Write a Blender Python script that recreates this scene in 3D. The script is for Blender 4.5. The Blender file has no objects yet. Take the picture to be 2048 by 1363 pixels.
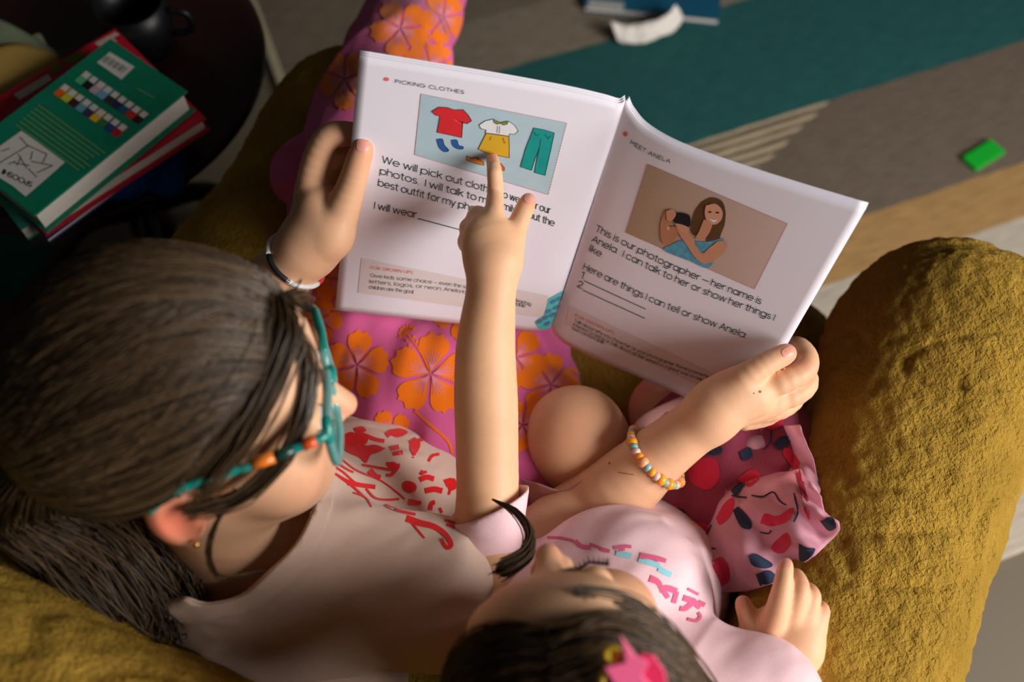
import bpy, bmesh, math, random, time
import numpy as np
from mathutils import Vector, Matrix
from mathutils.bvhtree import BVHTree

random.seed(7); RNG = np.random.default_rng(7)
SC = bpy.context.scene
COL = SC.collection

# ------------------------------------------------------------------ camera
CAM_H = 1.45; TILT = math.radians(28.0); FPX = 1991.0; CX, CY = 1024.0, 681.5
cam_data = bpy.data.cameras.new('camera'); cam = bpy.data.objects.new('camera', cam_data); COL.objects.link(cam)
cam.location = (0, 0, CAM_H); cam.rotation_euler = (TILT, 0, 0)
cam_data.lens = FPX / 2048 * 36.0; cam_data.sensor_width = 36.0; cam_data.clip_start = 0.01
cam_data.dof.use_dof = True; cam_data.dof.focus_distance = 0.86; cam_data.dof.aperture_fstop = 3.0
SC.camera = cam
# ------------------------------------------------------------------ world and window light
world = bpy.data.worlds.new('world'); SC.world = world; world.use_nodes = True
bg = world.node_tree.nodes['Background']; bg.inputs[0].default_value = (1.0, 0.93, 0.86, 1); bg.inputs[1].default_value = 0.030
def area(name, loc, target, sx, sy, power, color):
    l = bpy.data.lights.new(name, 'AREA'); l.shape = 'RECTANGLE'; l.size = sx; l.size_y = sy; l.energy = power; l.color = color
    o = bpy.data.objects.new(name, l); COL.objects.link(o); o.location = loc
    o.rotation_euler = (Vector(target) - Vector(loc)).to_track_quat('-Z', 'Y').to_euler()
    return o
area('window_daylight', (1.85, -0.42, 1.52), (0.05, 0.4, 0.6), 1.6, 1.2, 82.0, (1.0, 0.968, 0.945))
SC.view_settings.view_transform = 'Standard'; SC.view_settings.look = 'None'
SC.view_settings.gamma = 1.0; SC.view_settings.use_curve_mapping = False
SC.view_settings.exposure = 0.0
SC.cycles.max_bounces = 6; SC.cycles.diffuse_bounces = 3; SC.cycles.glossy_bounces = 2; SC.cycles.transmission_bounces = 4

# ------------------------------------------------------------------ geometry helpers
ORI = np.array([0, 0, CAM_H])
AXR = np.array([1.0, 0, 0]); AXU = np.array([0, math.cos(TILT), math.sin(TILT)]); AXB = np.array([0, -math.sin(TILT), math.cos(TILT)])
CAMM = np.stack([AXR, AXU, AXB], 1)
def V(*a): return np.array(a, float)
def ray(px, py): return AXR * ((px - CX) / FPX) - AXU * ((py - CY) / FPX) - AXB
def P(px, py, d): return ORI + ray(px, py) * d
def Pz(px, py, z):
    r = ray(px, py); return ORI + r * ((z - CAM_H) / r[2])
def cdir(x, y, z):
    v = CAMM @ np.array([x, y, z], float); return v / np.linalg.norm(v)
def unit(v): v = np.asarray(v, float); return v / np.linalg.norm(v)
def lin(c):  # sRGB 0-255 to linear
    return tuple(((x / 255) / 12.92 if x / 255 <= 0.04045 else ((x / 255 + 0.055) / 1.055) ** 2.4) for x in c) + (1.0,)

TABLE = RNG.random(4096) * 2 - 1
def vnoise(p):
    p = np.asarray(p, float); i = np.floor(p).astype(np.int64); f = p - i; u = f * f * (3 - 2 * f); out = 0
    for dx in (0, 1):
        wx = u[..., 0] if dx else 1 - u[..., 0]
        for dy in (0, 1):
            wy = u[..., 1] if dy else 1 - u[..., 1]
            for dz in (0, 1):
                wz = u[..., 2] if dz else 1 - u[..., 2]
                hsh = ((i[..., 0] + dx) * 73856093 ^ (i[..., 1] + dy) * 19349663 ^ (i[..., 2] + dz) * 83492791) & 4095
                out = out + wx * wy * wz * TABLE[hsh]
    return out
def fbm(p, o=3):
    a = 0; s = 1.0
    for k in range(o): a = a + vnoise(np.asarray(p) * (2 ** k) + 17.3 * k) * s; s *= 0.5
    return a

def mesh_obj(name, verts, faces, mat=None, parent=None, smooth=True):
    me = bpy.data.meshes.new(name)
    if isinstance(faces, np.ndarray) and len(faces):
        verts = np.asarray(verts, np.float32); n = faces.shape[1]
        me.vertices.add(len(verts)); me.vertices.foreach_set('co', verts.ravel())
        me.loops.add(faces.size); me.loops.foreach_set('vertex_index', faces.astype(np.int32).ravel())
        me.polygons.add(len(faces)); me.polygons.foreach_set('loop_start', np.arange(0, faces.size, n, dtype=np.int32))
        me.update(calc_edges=True)
    else:
        me.from_pydata([tuple(v) for v in verts], [], [tuple(f) for f in faces])
    if smooth: me.polygons.foreach_set('use_smooth', [True] * len(me.polygons))
    if mat: me.materials.append(mat)
    me.validate(); me.update()
    o = bpy.data.objects.new(name, me); COL.objects.link(o)
    if parent: o.parent = parent
    return o
def tag(o, label=None, cat=None, group=None, kind=None):
    if label: o['label'] = label
    if cat: o['category'] = cat
    if group: o['group'] = group
    if kind: o['kind'] = kind
    return o
def thing(name, label, cat, group=None):
    o = bpy.data.objects.new(name, None); COL.objects.link(o); return tag(o, label, cat, group)
def recenter(e, loc):
    """move a thing's origin to its base while the parts stay where they are"""
    e.location = Vector(loc)
    for c in e.children: c.matrix_parent_inverse = Matrix.Translation(-Vector(loc))
def set_attr(o, name, vals):
    a = o.data.attributes.new(name, 'FLOAT', 'POINT'); a.data.foreach_set('value', np.asarray(vals, np.float32))
def coords(o):
    a = np.empty(len(o.data.vertices) * 3, np.float32); o.data.vertices.foreach_get('co', a); return a.reshape(-1, 3).astype(float)
def normals(o):
    a = np.empty(len(o.data.vertices) * 3, np.float32); o.data.vertices.foreach_get('normal', a); return a.reshape(-1, 3).astype(float)
def bvh_of(*objs):
    vs = []; fs = []; n = 0
    for o in objs:
        c = coords(o); vs += c.tolist(); fs += [[i + n for i in p.vertices] for p in o.data.polygons]; n += len(c)
    return BVHTree.FromPolygons(vs, fs)
def grid_faces(nu, nv, close_u=False):
    f = []
    for i in range(nu if close_u else nu - 1):
        for j in range(nv - 1):
            a = i * nv + j; b = ((i + 1) % nu) * nv + j; f.append((a, b, b + 1, a + 1))
    return np.array(f)
def spline(pts, n):
    """Catmull-Rom through pts, n samples"""
    pts = np.asarray(pts, float); m = len(pts)
    e = np.vstack([2 * pts[0] - pts[1], pts, 2 * pts[-1] - pts[-2]])
    t = np.linspace(0, m - 1 - 1e-9, n); i = t.astype(int); f = (t - i)[:, None]
    p0, p1, p2, p3 = e[i], e[i + 1], e[i + 2], e[i + 3]
    return 0.5 * (2 * p1 + (p2 - p0) * f + (2 * p0 - 5 * p1 + 4 * p2 - p3) * f ** 2 + (3 * p1 - p0 - 3 * p2 + p3) * f ** 3)
def tube(name, pts, rad, mat, parent=None, seg=8, closed=False, caps=True):
    pts = np.asarray(pts, float); n = len(pts); rad = np.broadcast_to(rad, n)
    if closed: tan = np.roll(pts, -1, 0) - np.roll(pts, 1, 0)
    else: tan = np.gradient(pts, axis=0)
    tan /= np.linalg.norm(tan, axis=1)[:, None]
    ref = V(0.31, 0.17, 0.93); vs = []
    nn = np.cross(tan[0], ref); nn /= np.linalg.norm(nn)
    for i in range(n):
        nn = nn - tan[i] * (nn @ tan[i]); nn /= np.linalg.norm(nn); b = np.cross(tan[i], nn)
        for k in range(seg):
            a = 2 * math.pi * k / seg; vs.append(pts[i] + (nn * math.cos(a) + b * math.sin(a)) * rad[i])
    fs = []
    for i in range(n if closed else n - 1):
        j = (i + 1) % n
        for k in range(seg):
            l = (k + 1) % seg; fs.append((i * seg + k, i * seg + l, j * seg + l, j * seg + k))
    if caps and not closed: fs.append(tuple(range(seg))[::-1]); fs.append(tuple((n - 1) * seg + k for k in range(seg)))
    return mesh_obj(name, vs, fs, mat, parent)
def box(name, c, ax, ay, az, sx, sy, sz, mat, parent=None, bev=0.0, seg=2):
    """box with axes ax, ay, az (unit) and full sizes"""
    bm = bmesh.new(); bmesh.ops.create_cube(bm, size=1.0)
    for v in bm.verts: v.co = Vector(np.asarray(c) + np.asarray(ax) * (v.co.x * sx) + np.asarray(ay) * (v.co.y * sy) + np.asarray(az) * (v.co.z * sz))
    bmesh.ops.recalc_face_normals(bm, faces=bm.faces[:])
    if bev: bmesh.ops.bevel(bm, geom=bm.edges[:], offset=bev, segments=seg, affect='EDGES', profile=0.5)
    me = bpy.data.meshes.new(name); bm.to_mesh(me); bm.free()
    if mat: me.materials.append(mat)
    o = bpy.data.objects.new(name, me); COL.objects.link(o)
    if parent: o.parent = parent
    return o
def lathe(name, prof, c, mat, parent=None, seg=48):
    vs = []; n = len(prof)
    for i in range(seg):
        a = 2 * math.pi * i / seg
        for r, z in prof: vs.append((c[0] + r * math.cos(a), c[1] + r * math.sin(a), c[2] + z))
    return mesh_obj(name, vs, grid_faces(seg, n, True), mat, parent)

# ------------------------------------------------------------------ signed distance modelling: smooth union of tapered capsules
def cone(a, b, ra, rb, k=0.006, n=None, s=1.0, sub=False):
    a = np.asarray(a, float); b = np.asarray(b, float); ba = b - a
    if n is not None:
        n = unit(n); q = 1 / s - 1; ba2 = ba + n * (ba @ n) * q
    else: ba2 = ba
    L2 = max(ba2 @ ba2, 1e-12)
    def f(p):
        pa = p - a
        if n is not None: pa = pa + np.outer(pa @ n, n) * q
        t = np.clip(pa @ ba2 / L2, 0, 1)
        w_ = pa - t[:, None] * ba2; return (np.sqrt(np.einsum('ij,ij->i', w_, w_)) - (ra + (rb - ra) * t)) * (min(s, 1.0) if n is not None else 1)
    return (f, (a + b) / 2, np.linalg.norm(ba) / 2 + max(ra, rb), k, sub)
def ell(c, r, M=None, k=0.01, sub=False):
    c = np.asarray(c, float); r = np.broadcast_to(np.asarray(r, float), 3); M = np.eye(3) if M is None else M   # M: columns = axes
    def f(p):
        q = (p - c) @ M / r; k0 = np.linalg.norm(q, axis=1); k1 = np.linalg.norm(q / r, axis=1)
        return k0 * (k0 - 1) / np.maximum(k1, 1e-9)
    return (f, c, max(r), k, sub)
def rbox(c, M, half, rad, k=0.01):
    c = np.asarray(c, float); half = np.asarray(half, float) - rad
    def f(p):
        q = np.abs((p - c) @ M) - half
        return np.linalg.norm(np.maximum(q, 0), axis=1) + np.minimum(q.max(1), 0) - rad
    return (f, c, float(np.linalg.norm(half)) + rad, k, False)
def chain(pts, k=0.006, n=None, s=1.0):
    """pts (px, py, depth, radius in px)"""
    if len(pts) > 2: pts = spline(pts, (len(pts) - 1) * (4 if len(pts) > 6 else 3) + 1); k = min(k, .0015)
    w = [P(*q[:3]) for q in pts]; r = [q[3] * q[2] / FPX for q in pts]
    return [cone(w[i], w[i + 1], r[i], r[i + 1], k, n, s) for i in range(len(w) - 1)]
def wchain(pts, k=0.006, n=None, s=1.0):
    return [cone(pts[i][:3], pts[i + 1][:3], pts[i][3], pts[i + 1][3], k, n, s) for i in range(len(pts) - 1)]
def ev(groups, p):
    tot = None
    for kg, items in groups:
        g = None
        for f, c, r, k, sub in items:
            d = f(p)
            if sub:
                if g is None: continue
                d = -d; h = np.maximum(k - np.abs(g - d), 0) / k; g = np.maximum(g, d) + h * h * k * 0.25
            elif g is None: g = d
            else: h = np.maximum(k - np.abs(g - d), 0) / k; g = np.minimum(g, d) - h * h * k * 0.25
        if g is None: continue
        if tot is None: tot = g
        else: h = np.maximum(kg - np.abs(tot - g), 0) / kg; tot = np.minimum(tot, g) - h * h * kg * 0.25
    return np.full(len(p), 1.0) if tot is None else tot
def sdf_mesh(name, groups, h, mat, parent=None, disp=None, B=12):
    groups = [g if isinstance(g, tuple) else (0.004, g) for g in groups]
    items = [it for g in groups for it in g[1] if not it[4]]
    lo = np.min([it[1] - it[2] for it in items], 0) - 3 * h; hi = np.max([it[1] + it[2] for it in items], 0) + 3 * h
    nb = np.ceil((hi - lo) / (B * h)).astype(int)
    bi = np.stack(np.meshgrid(*[np.arange(n) for n in nb], indexing='ij'), -1).reshape(-1, 3)
    bc = lo + (bi + 0.5) * B * h; half = B * h * 0.87
    val = ev(groups, bc); act = bi[np.abs(val) < half * 1.3 + 0.003]
    N = nb * B + 2; loc = np.stack(np.meshgrid(*[np.arange(B + 1)] * 3, indexing='ij'), -1).reshape(-1, 3)
    key = lambda c: (c[..., 0] * N[1] + c[..., 1]) * N[2] + c[..., 2]
    kgc = {id(its): (np.array([it[1] for it in its]), np.array([it[2] * 1.2 + it[3] + .010 for it in its])) for kg, its in groups}
    allv = []; allk = []; quads = []
    for b in act:
        base = b * B; c0 = lo + (b + 0.5) * B * h
        loc_groups = []
        for kg, its in groups:
            sel = [its[i] for i in np.flatnonzero(((kgc[id(its)][0] - c0) ** 2).sum(1) < (kgc[id(its)][1] + half) ** 2)]
            if sel and not all(i[4] for i in sel): loc_groups.append((kg, sel))
        if not loc_groups: continue
        v = ev(loc_groups, lo + (base + loc) * h).reshape(B + 1, B + 1, B + 1); s = v < 0
        cs = sum(s[i:B + i, j:B + j, k:B + k].astype(int) for i in (0, 1) for j in (0, 1) for k in (0, 1))
        cells = np.argwhere((cs > 0) & (cs < 8))
        if len(cells) == 0: continue
        acc = np.zeros((len(cells), 3)); cnt = np.zeros(len(cells))
        for ax in range(3):
            e = np.eye(3, dtype=int)[ax]; o1, o2 = [np.eye(3, dtype=int)[a] for a in range(3) if a != ax]
            for u in (0, 1):
                for w in (0, 1):
                    q = cells + o1 * u + o2 * w; r = q + e
                    va = v[q[:, 0], q[:, 1], q[:, 2]]; vb = v[r[:, 0], r[:, 1], r[:, 2]]
                    m = (va < 0) != (vb < 0); t = np.where(m, va / np.where(m, va - vb, 1), 0)
                    acc += np.where(m[:, None], q + e * t[:, None], 0); cnt += m
        pv = lo + (base + acc / cnt[:, None]) * h
        for it in range(1):
            d = ev(loc_groups, pv); g = np.stack([ev(loc_groups, pv + np.eye(3)[a] * h * 0.3) - d for a in range(3)], 1) / (h * 0.3)
            gn = np.maximum((g * g).sum(1), 0.05); st = (d / gn)[:, None] * g
            ln = np.linalg.norm(st, axis=1, keepdims=True); st *= np.minimum(1, h * 0.7 / np.maximum(ln, 1e-9)); pv = pv - st
        allv.append(pv); allk.append(key(base + cells))
        for ax in range(3):
            e = np.eye(3, dtype=int)[ax]; a1, a2 = [(1, 2), (2, 0), (0, 1)][ax]; o1 = np.eye(3, dtype=int)[a1]; o2 = np.eye(3, dtype=int)[a2]
            sa = s[:B, :B, :B]; sb = s[e[0]:B + e[0], e[1]:B + e[1], e[2]:B + e[2]]
            ed = np.argwhere(sa != sb)
            if len(ed) == 0: continue
            g = base + ed; fl = sa[ed[:, 0], ed[:, 1], ed[:, 2]]
            q = np.stack([key(g), key(g - o1), key(g - o1 - o2), key(g - o2)], 1); q[~fl] = q[~fl][:, ::-1]
            quads.append(q)
    vv = np.concatenate(allv); kk = np.concatenate(allk); od = np.argsort(kk); kk = kk[od]; vv = vv[od]
    q = np.concatenate(quads); idx = np.clip(np.searchsorted(kk, q), 0, len(kk) - 1); ok = (kk[idx] == q).all(1)
    if disp is not None: vv = vv + 0
    o = mesh_obj(name, vv, idx[ok], mat, parent)
    if disp is not None:
        c = coords(o); n = normals(o); c = c + n * disp(c)[:, None]
        o.data.vertices.foreach_set('co', c.astype(np.float32).ravel()); o.data.update()
    return o
def cut(o, pt, nrm, near=None, rad=1e9):
    """remove what lies beyond the plane on the nrm side (only within rad of near)"""
    bm = bmesh.new(); bm.from_mesh(o.data)
    if near is None: geom = bm.verts[:] + bm.edges[:] + bm.faces[:]
    else:
        nv = Vector(near); fs = [f for f in bm.faces if (f.calc_center_median() - nv).length < rad]
        es = {e for f in fs for e in f.edges}; vs = {v for f in fs for v in f.verts}; geom = list(vs) + list(es) + fs
    bmesh.ops.bisect_plane(bm, geom=geom, plane_co=Vector(pt), plane_no=Vector(nrm), clear_outer=True)
    bm.to_mesh(o.data); bm.free(); o.data.update()
def cut_fn(o, g):
    """remove the faces where g < 0 and pull the new border onto g = 0"""
    c = coords(o); gv = g(c); q = np.array([p.vertices[:] for p in o.data.polygons]); keep = gv[q].mean(1) >= 0; q = q[keep]
    used = np.unique(q); mp = np.full(len(c), -1); mp[used] = np.arange(len(used)); q = mp[q]; c = c[used]
    e = np.sort(np.concatenate([q[:, [0, 1]], q[:, [1, 2]], q[:, [2, 3]], q[:, [3, 0]]]), axis=1); u, n = np.unique(e, axis=0, return_counts=True)
    b = np.unique(u[n == 1])
    nb_s = np.zeros((len(c), 3)); nb_n = np.zeros(len(c)); be = u[n == 1]
    b = b[np.abs(g(c[b])) < 0.005]
    for it in range(10):
        ac = np.zeros_like(c); ct = np.zeros(len(c)); np.add.at(ac, be[:, 0], c[be[:, 1]]); np.add.at(ac, be[:, 1], c[be[:, 0]]); np.add.at(ct, be[:, 0], 1); np.add.at(ct, be[:, 1], 1)
        c[b] = c[b] * .5 + .5 * ac[b] / ct[b][:, None]
        p = c[b]; d = g(p); gr = np.stack([g(p + np.eye(3)[a] * 1e-4) - d for a in range(3)], 1) / 1e-4
        c[b] = p - (d / np.maximum((gr * gr).sum(1), .1))[:, None] * gr
    mats = list(o.data.materials); nm = o.name; par = o.parent; bpy.data.objects.remove(o)
    return mesh_obj(nm, c, q, mats[0] if mats else None, par)
def neck_ball(bv, pxs, c0, w=.4):
    """ball about the neck whose cut through the shirt passes the given points of the neckline"""
    pts = []
    for x, y in pxs:
        h = bv.ray_cast(Vector(ORI), Vector(unit(ray(x, y))))
        if h[0] is not None: pts.append(np.array(h[0]))
    pts = np.array(pts); c = np.array(c0, float); R = np.linalg.norm(pts - c, axis=1).mean()
    for it in range(60):
        d = pts - c; l = np.linalg.norm(d, axis=1); R = l.mean(); gr = -(d / l[:, None]); gr = gr - gr.mean(0)
        A = gr.T @ gr + w * np.eye(3); c = c - np.linalg.solve(A, gr.T @ (l - R) + w * (c - c0))
    return c, R
def solidify(o, t, off=-1):
    m = o.modifiers.new('thickness', 'SOLIDIFY'); m.thickness = t; m.offset = off
def rot_from(cols): return np.stack([unit(c) for c in cols], 1)

# ------------------------------------------------------------------ materials
def new_mat(name):
    m = bpy.data.materials.new(name); m.use_nodes = True; return m, m.node_tree.nodes, m.node_tree.links, m.node_tree.nodes['Principled BSDF']
def simple(name, rgb, rough=0.6, spec=0.3, var=0.0, vscale=40, bump=0.0, bscale=400, sheen=0.0, metal=0.0, sss=0.0, emit=None):
    m, N, L, B = new_mat(name)
    B.inputs['Base Color'].default_value = lin(rgb); B.inputs['Roughness'].default_value = rough
    B.inputs['Specular IOR Level'].default_value = spec; B.inputs['Metallic'].default_value = metal
    if sheen: B.inputs['Sheen Weight'].default_value = sheen; B.inputs['Sheen Roughness'].default_value = 0.5
    if sss: B.inputs['Subsurface Weight'].default_value = sss; B.inputs['Subsurface Radius'].default_value = (0.008, 0.003, 0.0015); B.inputs['Subsurface Scale'].default_value = 1.0
    tc = N.new('ShaderNodeTexCoord')
    if var:
        t = N.new('ShaderNodeTexNoise'); t.inputs['Scale'].default_value = vscale; t.inputs['Detail'].default_value = 4; L.new(tc.outputs['Object'], t.inputs['Vector'])
        mx = N.new('ShaderNodeMix'); mx.data_type = 'RGBA'; c = lin(rgb)
        mx.inputs['A'].default_value = tuple(max(0, x * (1 - var)) for x in c[:3]) + (1,); mx.inputs['B'].default_value = tuple(min(1, x * (1 + var)) for x in c[:3]) + (1,)
        L.new(t.outputs['Fac'], mx.inputs['Factor']); L.new(mx.outputs['Result'], B.inputs['Base Color'])
    if bump:
        t2 = N.new('ShaderNodeTexNoise'); t2.inputs['Scale'].default_value = bscale; t2.inputs['Detail'].default_value = 3; L.new(tc.outputs['Object'], t2.inputs['Vector'])
        bp = N.new('ShaderNodeBump'); bp.inputs['Strength'].default_value = bump; bp.inputs['Distance'].default_value = 0.002
        L.new(t2.outputs['Fac'], bp.inputs['Height']); L.new(bp.outputs['Normal'], B.inputs['Normal'])
    return m
def skin_mat(name, rgb, red):
    m, N, L, B = new_mat(name)
    at = N.new('ShaderNodeAttribute'); at.attribute_name = 'tint'
    tc = N.new('ShaderNodeTexCoord'); t = N.new('ShaderNodeTexNoise'); t.inputs['Scale'].default_value = 45; t.inputs['Detail'].default_value = 4
    L.new(tc.outputs['Object'], t.inputs['Vector'])
    a = N.new('ShaderNodeMix'); a.data_type = 'RGBA'; c = lin(rgb)
    a.inputs['A'].default_value = tuple(x * 0.9 for x in c[:3]) + (1,); a.inputs['B'].default_value = tuple(min(1, x * 1.08) for x in c[:3]) + (1,)
    L.new(t.outputs['Fac'], a.inputs['Factor'])
    b = N.new('ShaderNodeMix'); b.data_type = 'RGBA'; b.inputs['B'].default_value = lin(red)
    L.new(a.outputs['Result'], b.inputs['A']); L.new(at.outputs['Fac'], b.inputs['Factor']); L.new(b.outputs['Result'], B.inputs['Base Color'])
    B.inputs['Roughness'].default_value = 0.5; B.inputs['Specular IOR Level'].default_value = 0.3
    B.inputs['Subsurface Weight'].default_value = 0.18; B.inputs['Subsurface Radius'].default_value = (0.006, 0.0028, 0.0016); B.inputs['Subsurface Scale'].default_value = 1.0
    n2 = N.new('ShaderNodeTexVoronoi'); n2.inputs['Scale'].default_value = 900; L.new(tc.outputs['Object'], n2.inputs['Vector'])
    bp = N.new('ShaderNodeBump'); bp.inputs['Strength'].default_value = 0.08; bp.inputs['Distance'].default_value = 0.0006
    L.new(n2.outputs['Distance'], bp.inputs['Height']); L.new(bp.outputs['Normal'], B.inputs['Normal'])
    return m
def cloth_mat(name, rgb, var=0.06, weave=1500, rough=0.85, bump=0.25, alpha=1.0, transl=0.0):
    m = simple(name, rgb, rough, 0.15, var, 30, bump, weave, sheen=0.15)
    N, L = m.node_tree.nodes, m.node_tree.links; B = N['Principled BSDF']; B.inputs['Alpha'].default_value = alpha
    if transl:
        tr = N.new('ShaderNodeBsdfTranslucent'); tr.inputs['Color'].default_value = lin(rgb); mx = N.new('ShaderNodeMixShader'); mx.inputs[0].default_value = transl
        out = N['Material Output']; L.new(B.outputs[0], mx.inputs[1]); L.new(tr.outputs[0], mx.inputs[2]); L.new(mx.outputs[0], out.inputs[0])
    return m
def hair_mat(name, dark, light):
    m, N, L, B = new_mat(name)
    at = N.new('ShaderNodeAttribute'); at.attribute_name = 'rnd'
    r = N.new('ShaderNodeMix'); r.data_type = 'RGBA'; r.inputs['A'].default_value = lin(dark); r.inputs['B'].default_value = lin(light)
    L.new(at.outputs['Fac'], r.inputs['Factor']); L.new(r.outputs['Result'], B.inputs['Base Color'])
    B.inputs['Roughness'].default_value = 0.38; B.inputs['Specular IOR Level'].default_value = 0.45
    return m
def chair_mat():
    m, N, L, B = new_mat('mustard_chenille')
    tc = N.new('ShaderNodeTexCoord')
    n1 = N.new('ShaderNodeTexNoise'); n1.inputs['Scale'].default_value = 230; n1.inputs['Detail'].default_value = 3; n1.inputs['Distortion'].default_value = 0.5
    n2 = N.new('ShaderNodeTexNoise'); n2.inputs['Scale'].default_value = 18; n2.inputs['Detail'].default_value = 5
    n3 = N.new('ShaderNodeTexNoise'); n3.inputs['Scale'].default_value = 900; n3.inputs['Detail'].default_value = 2
    for n in (n1, n2, n3): L.new(tc.outputs['Object'], n.inputs['Vector'])
    mx = N.new('ShaderNodeMix'); mx.data_type = 'RGBA'; mx.inputs['A'].default_value = lin((112, 84, 24)); mx.inputs['B'].default_value = lin((196, 154, 62))
    L.new(n2.outputs['Fac'], mx.inputs['Factor']); L.new(mx.outputs['Result'], B.inputs['Base Color'])
    add = N.new('ShaderNodeMath'); add.operation = 'MULTIPLY_ADD'; add.inputs[1].default_value = 0.3
    L.new(n3.outputs['Fac'], add.inputs[0]); L.new(n1.outputs['Fac'], add.inputs[2])
    bp = N.new('ShaderNodeBump'); bp.inputs['Strength'].default_value = 0.9; bp.inputs['Distance'].default_value = 0.006
    L.new(add.outputs[0], bp.inputs['Height']); L.new(bp.outputs['Normal'], B.inputs['Normal'])
    B.inputs['Roughness'].default_value = 0.95; B.inputs['Specular IOR Level'].default_value = 0.1; B.inputs['Sheen Weight'].default_value = 0.35; B.inputs['Sheen Tint'].default_value = lin((230, 190, 90))
    return m

M_SKIN_A = skin_mat('skin_fair', (226, 176, 138), (222, 108, 82))
M_SKIN_B = skin_mat('skin_fair_small', (228, 177, 137), (222, 110, 84))
M_NAIL = simple('nail', (228, 158, 136), 0.3, 0.5)
M_HAIR_A = hair_mat('hair_brown', (26, 17, 10), (98, 76, 52)); M_HAIR_B = hair_mat('hair_dark_brown', (26, 17, 10), (104, 78, 52))
M_CHAIR = chair_mat()
M_SHIRT_A = cloth_mat('shirt_cream', (216, 186, 168)); M_SHIRT_B = cloth_mat('shirt_pink', (236, 196, 200))
M_PANTS = cloth_mat('pants_pink', (216, 96, 150), 0.08); M_ORANGE = cloth_mat('print_orange', (244, 118, 16), 0.12, 1500, 0.85, 0.1); M_PVEIN = cloth_mat('print_vein_pink', (232, 140, 150), 0.03, 1500, 0.85, 0.1)
M_RED = cloth_mat('print_red', (226, 28, 30), 0.06); M_MAGENTA = cloth_mat('print_rose', (218, 96, 134), 0.06); M_AQUA = cloth_mat('print_aqua', (140, 205, 214), 0.06)
M_PAPER = simple('paper_white', (236, 231, 240), 0.55, 0.3, 0.015, 12)
M_INK = simple('ink_green_black', (34, 62, 62), 0.7, 0.1); M_DASH = simple('ink_dash', (214, 128, 128), 0.7, 0.1)

# ================================================================== SETTING
# floor
m, N, L, B = new_mat('floor_dark_wood'); B.inputs['Base Color'].default_value = lin((104, 92, 74)); B.inputs['Roughness'].default_value = 0.6
tag(mesh_obj('floor', [(-3, -2, 0), (3.2, -2, 0), (3.2, 4, 0), (-3, 4, 0)], [(0, 1, 2, 3)], m), kind='structure')
# rug: bands follow the rug's own long side
RD = unit(V(0.90, 0.345, 0)); RN = V(-RD[1], RD[0], 0); RO = Pz(1000, 150, 0)
def rug_material():
    m, N, L, B = new_mat('rug_striped')
    tc = N.new('ShaderNodeTexCoord'); sp = N.new('ShaderNodeSeparateXYZ'); L.new(tc.outputs['Object'], sp.inputs[0])
    def math_(op, a, b=None, c=None):
        n = N.new('ShaderNodeMath'); n.operation = op
        for i, x in enumerate((a, b, c)):
            if x is None: continue
            if isinstance(x, (int, float)): n.inputs[i].default_value = x
            else: L.new(x, n.inputs[i])
        return n.outputs[0]
    ns = N.new('ShaderNodeTexNoise'); ns.inputs['Scale'].default_value = 30; mp = N.new('ShaderNodeMapping'); mp.inputs['Scale'].default_value = (0.25, 3.5, 1)
    L.new(tc.outputs['Object'], mp.inputs[0]); L.new(mp.outputs[0], ns.inputs['Vector']); ns.inputs['Detail'].default_value = 5
    y = math_('ADD', sp.outputs[1], math_('MULTIPLY', math_('SUBTRACT', ns.outputs['Fac'], 0.5), 0.012)); x = sp.outputs[0]
    def mixc(f, a, b):
        n = N.new('ShaderNodeMix'); n.data_type = 'RGBA'; L.new(f, n.inputs['Factor'])
        for k, c in (('A', a), ('B', b)):
            if isinstance(c, tuple): n.inputs[k].default_value = lin(c)
            else: L.new(c, n.inputs[k])
        return n.outputs['Result']
    def band(lo, hi): return math_('MULTIPLY', math_('GREATER_THAN', y, lo), math_('LESS_THAN', y, hi))
    col = mixc(band(-0.30, -0.28), (124, 104, 80), (124, 104, 80))
    col = mixc(band(-0.56, -0.275), col, (108, 95, 82))           # taupe brown below the teal
    col = mixc(band(-0.66, -0.543), col, (164, 128, 82))            # tan
    col = mixc(band(-2.0, -0.645), col, (180, 168, 152))           # pale grey
    # fine cream lines, ended by a slanting edge
    wave = math_('GREATER_THAN', math_('FRACT', math_('MULTIPLY', y, 52.0)), 0.5)
    tri = math_('MULTIPLY', band(-0.425, -0.29), math_('LESS_THAN', x, math_('MULTIPLY_ADD', y, 2.1, 1.165)))
    col = mixc(math_('MULTIPLY', wave, tri), col, (182, 164, 134))
    col = mixc(band(-0.292, 0.0), col, (40, 88, 86))               # teal band
    col = mixc(band(0.0, 0.25), col, (128, 116, 100)); col = mixc(band(0.14, 3.0), col, (112, 100, 84))
    ns2 = N.new('ShaderNodeTexNoise'); ns2.inputs['Scale'].default_value = 90; ns2.inputs['Detail'].default_value = 4; L.new(mp.outputs[0], ns2.inputs['Vector'])
    hs = N.new('ShaderNodeHueSaturation'); L.new(col, hs.inputs['Color']); L.new(math_('MULTIPLY_ADD', ns2.outputs['Fac'], 1.2, 0.4), hs.inputs['Value'])
    L.new(hs.outputs[0], B.inputs['Base Color']); B.inputs['Roughness'].default_value = 0.95; B.inputs['Specular IOR Level'].default_value = 0.1
    bp = N.new('ShaderNodeBump'); bp.inputs['Strength'].default_value = 0.5; bp.inputs['Distance'].default_value = 0.004; L.new(ns2.outputs['Fac'], bp.inputs['Height']); L.new(bp.outputs['Normal'], B.inputs['Normal'])
    return m
rug = box('rug', (0, 0, 0), (1, 0, 0), (0, 1, 0), (0, 0, 1), 3.4, 3.0, 0.012, rug_material(), None, 0.004)
rug.data.transform(Matrix.Translation((1.305, 0.35, 0.006)))   # left side of the rug reaches the side table
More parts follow.
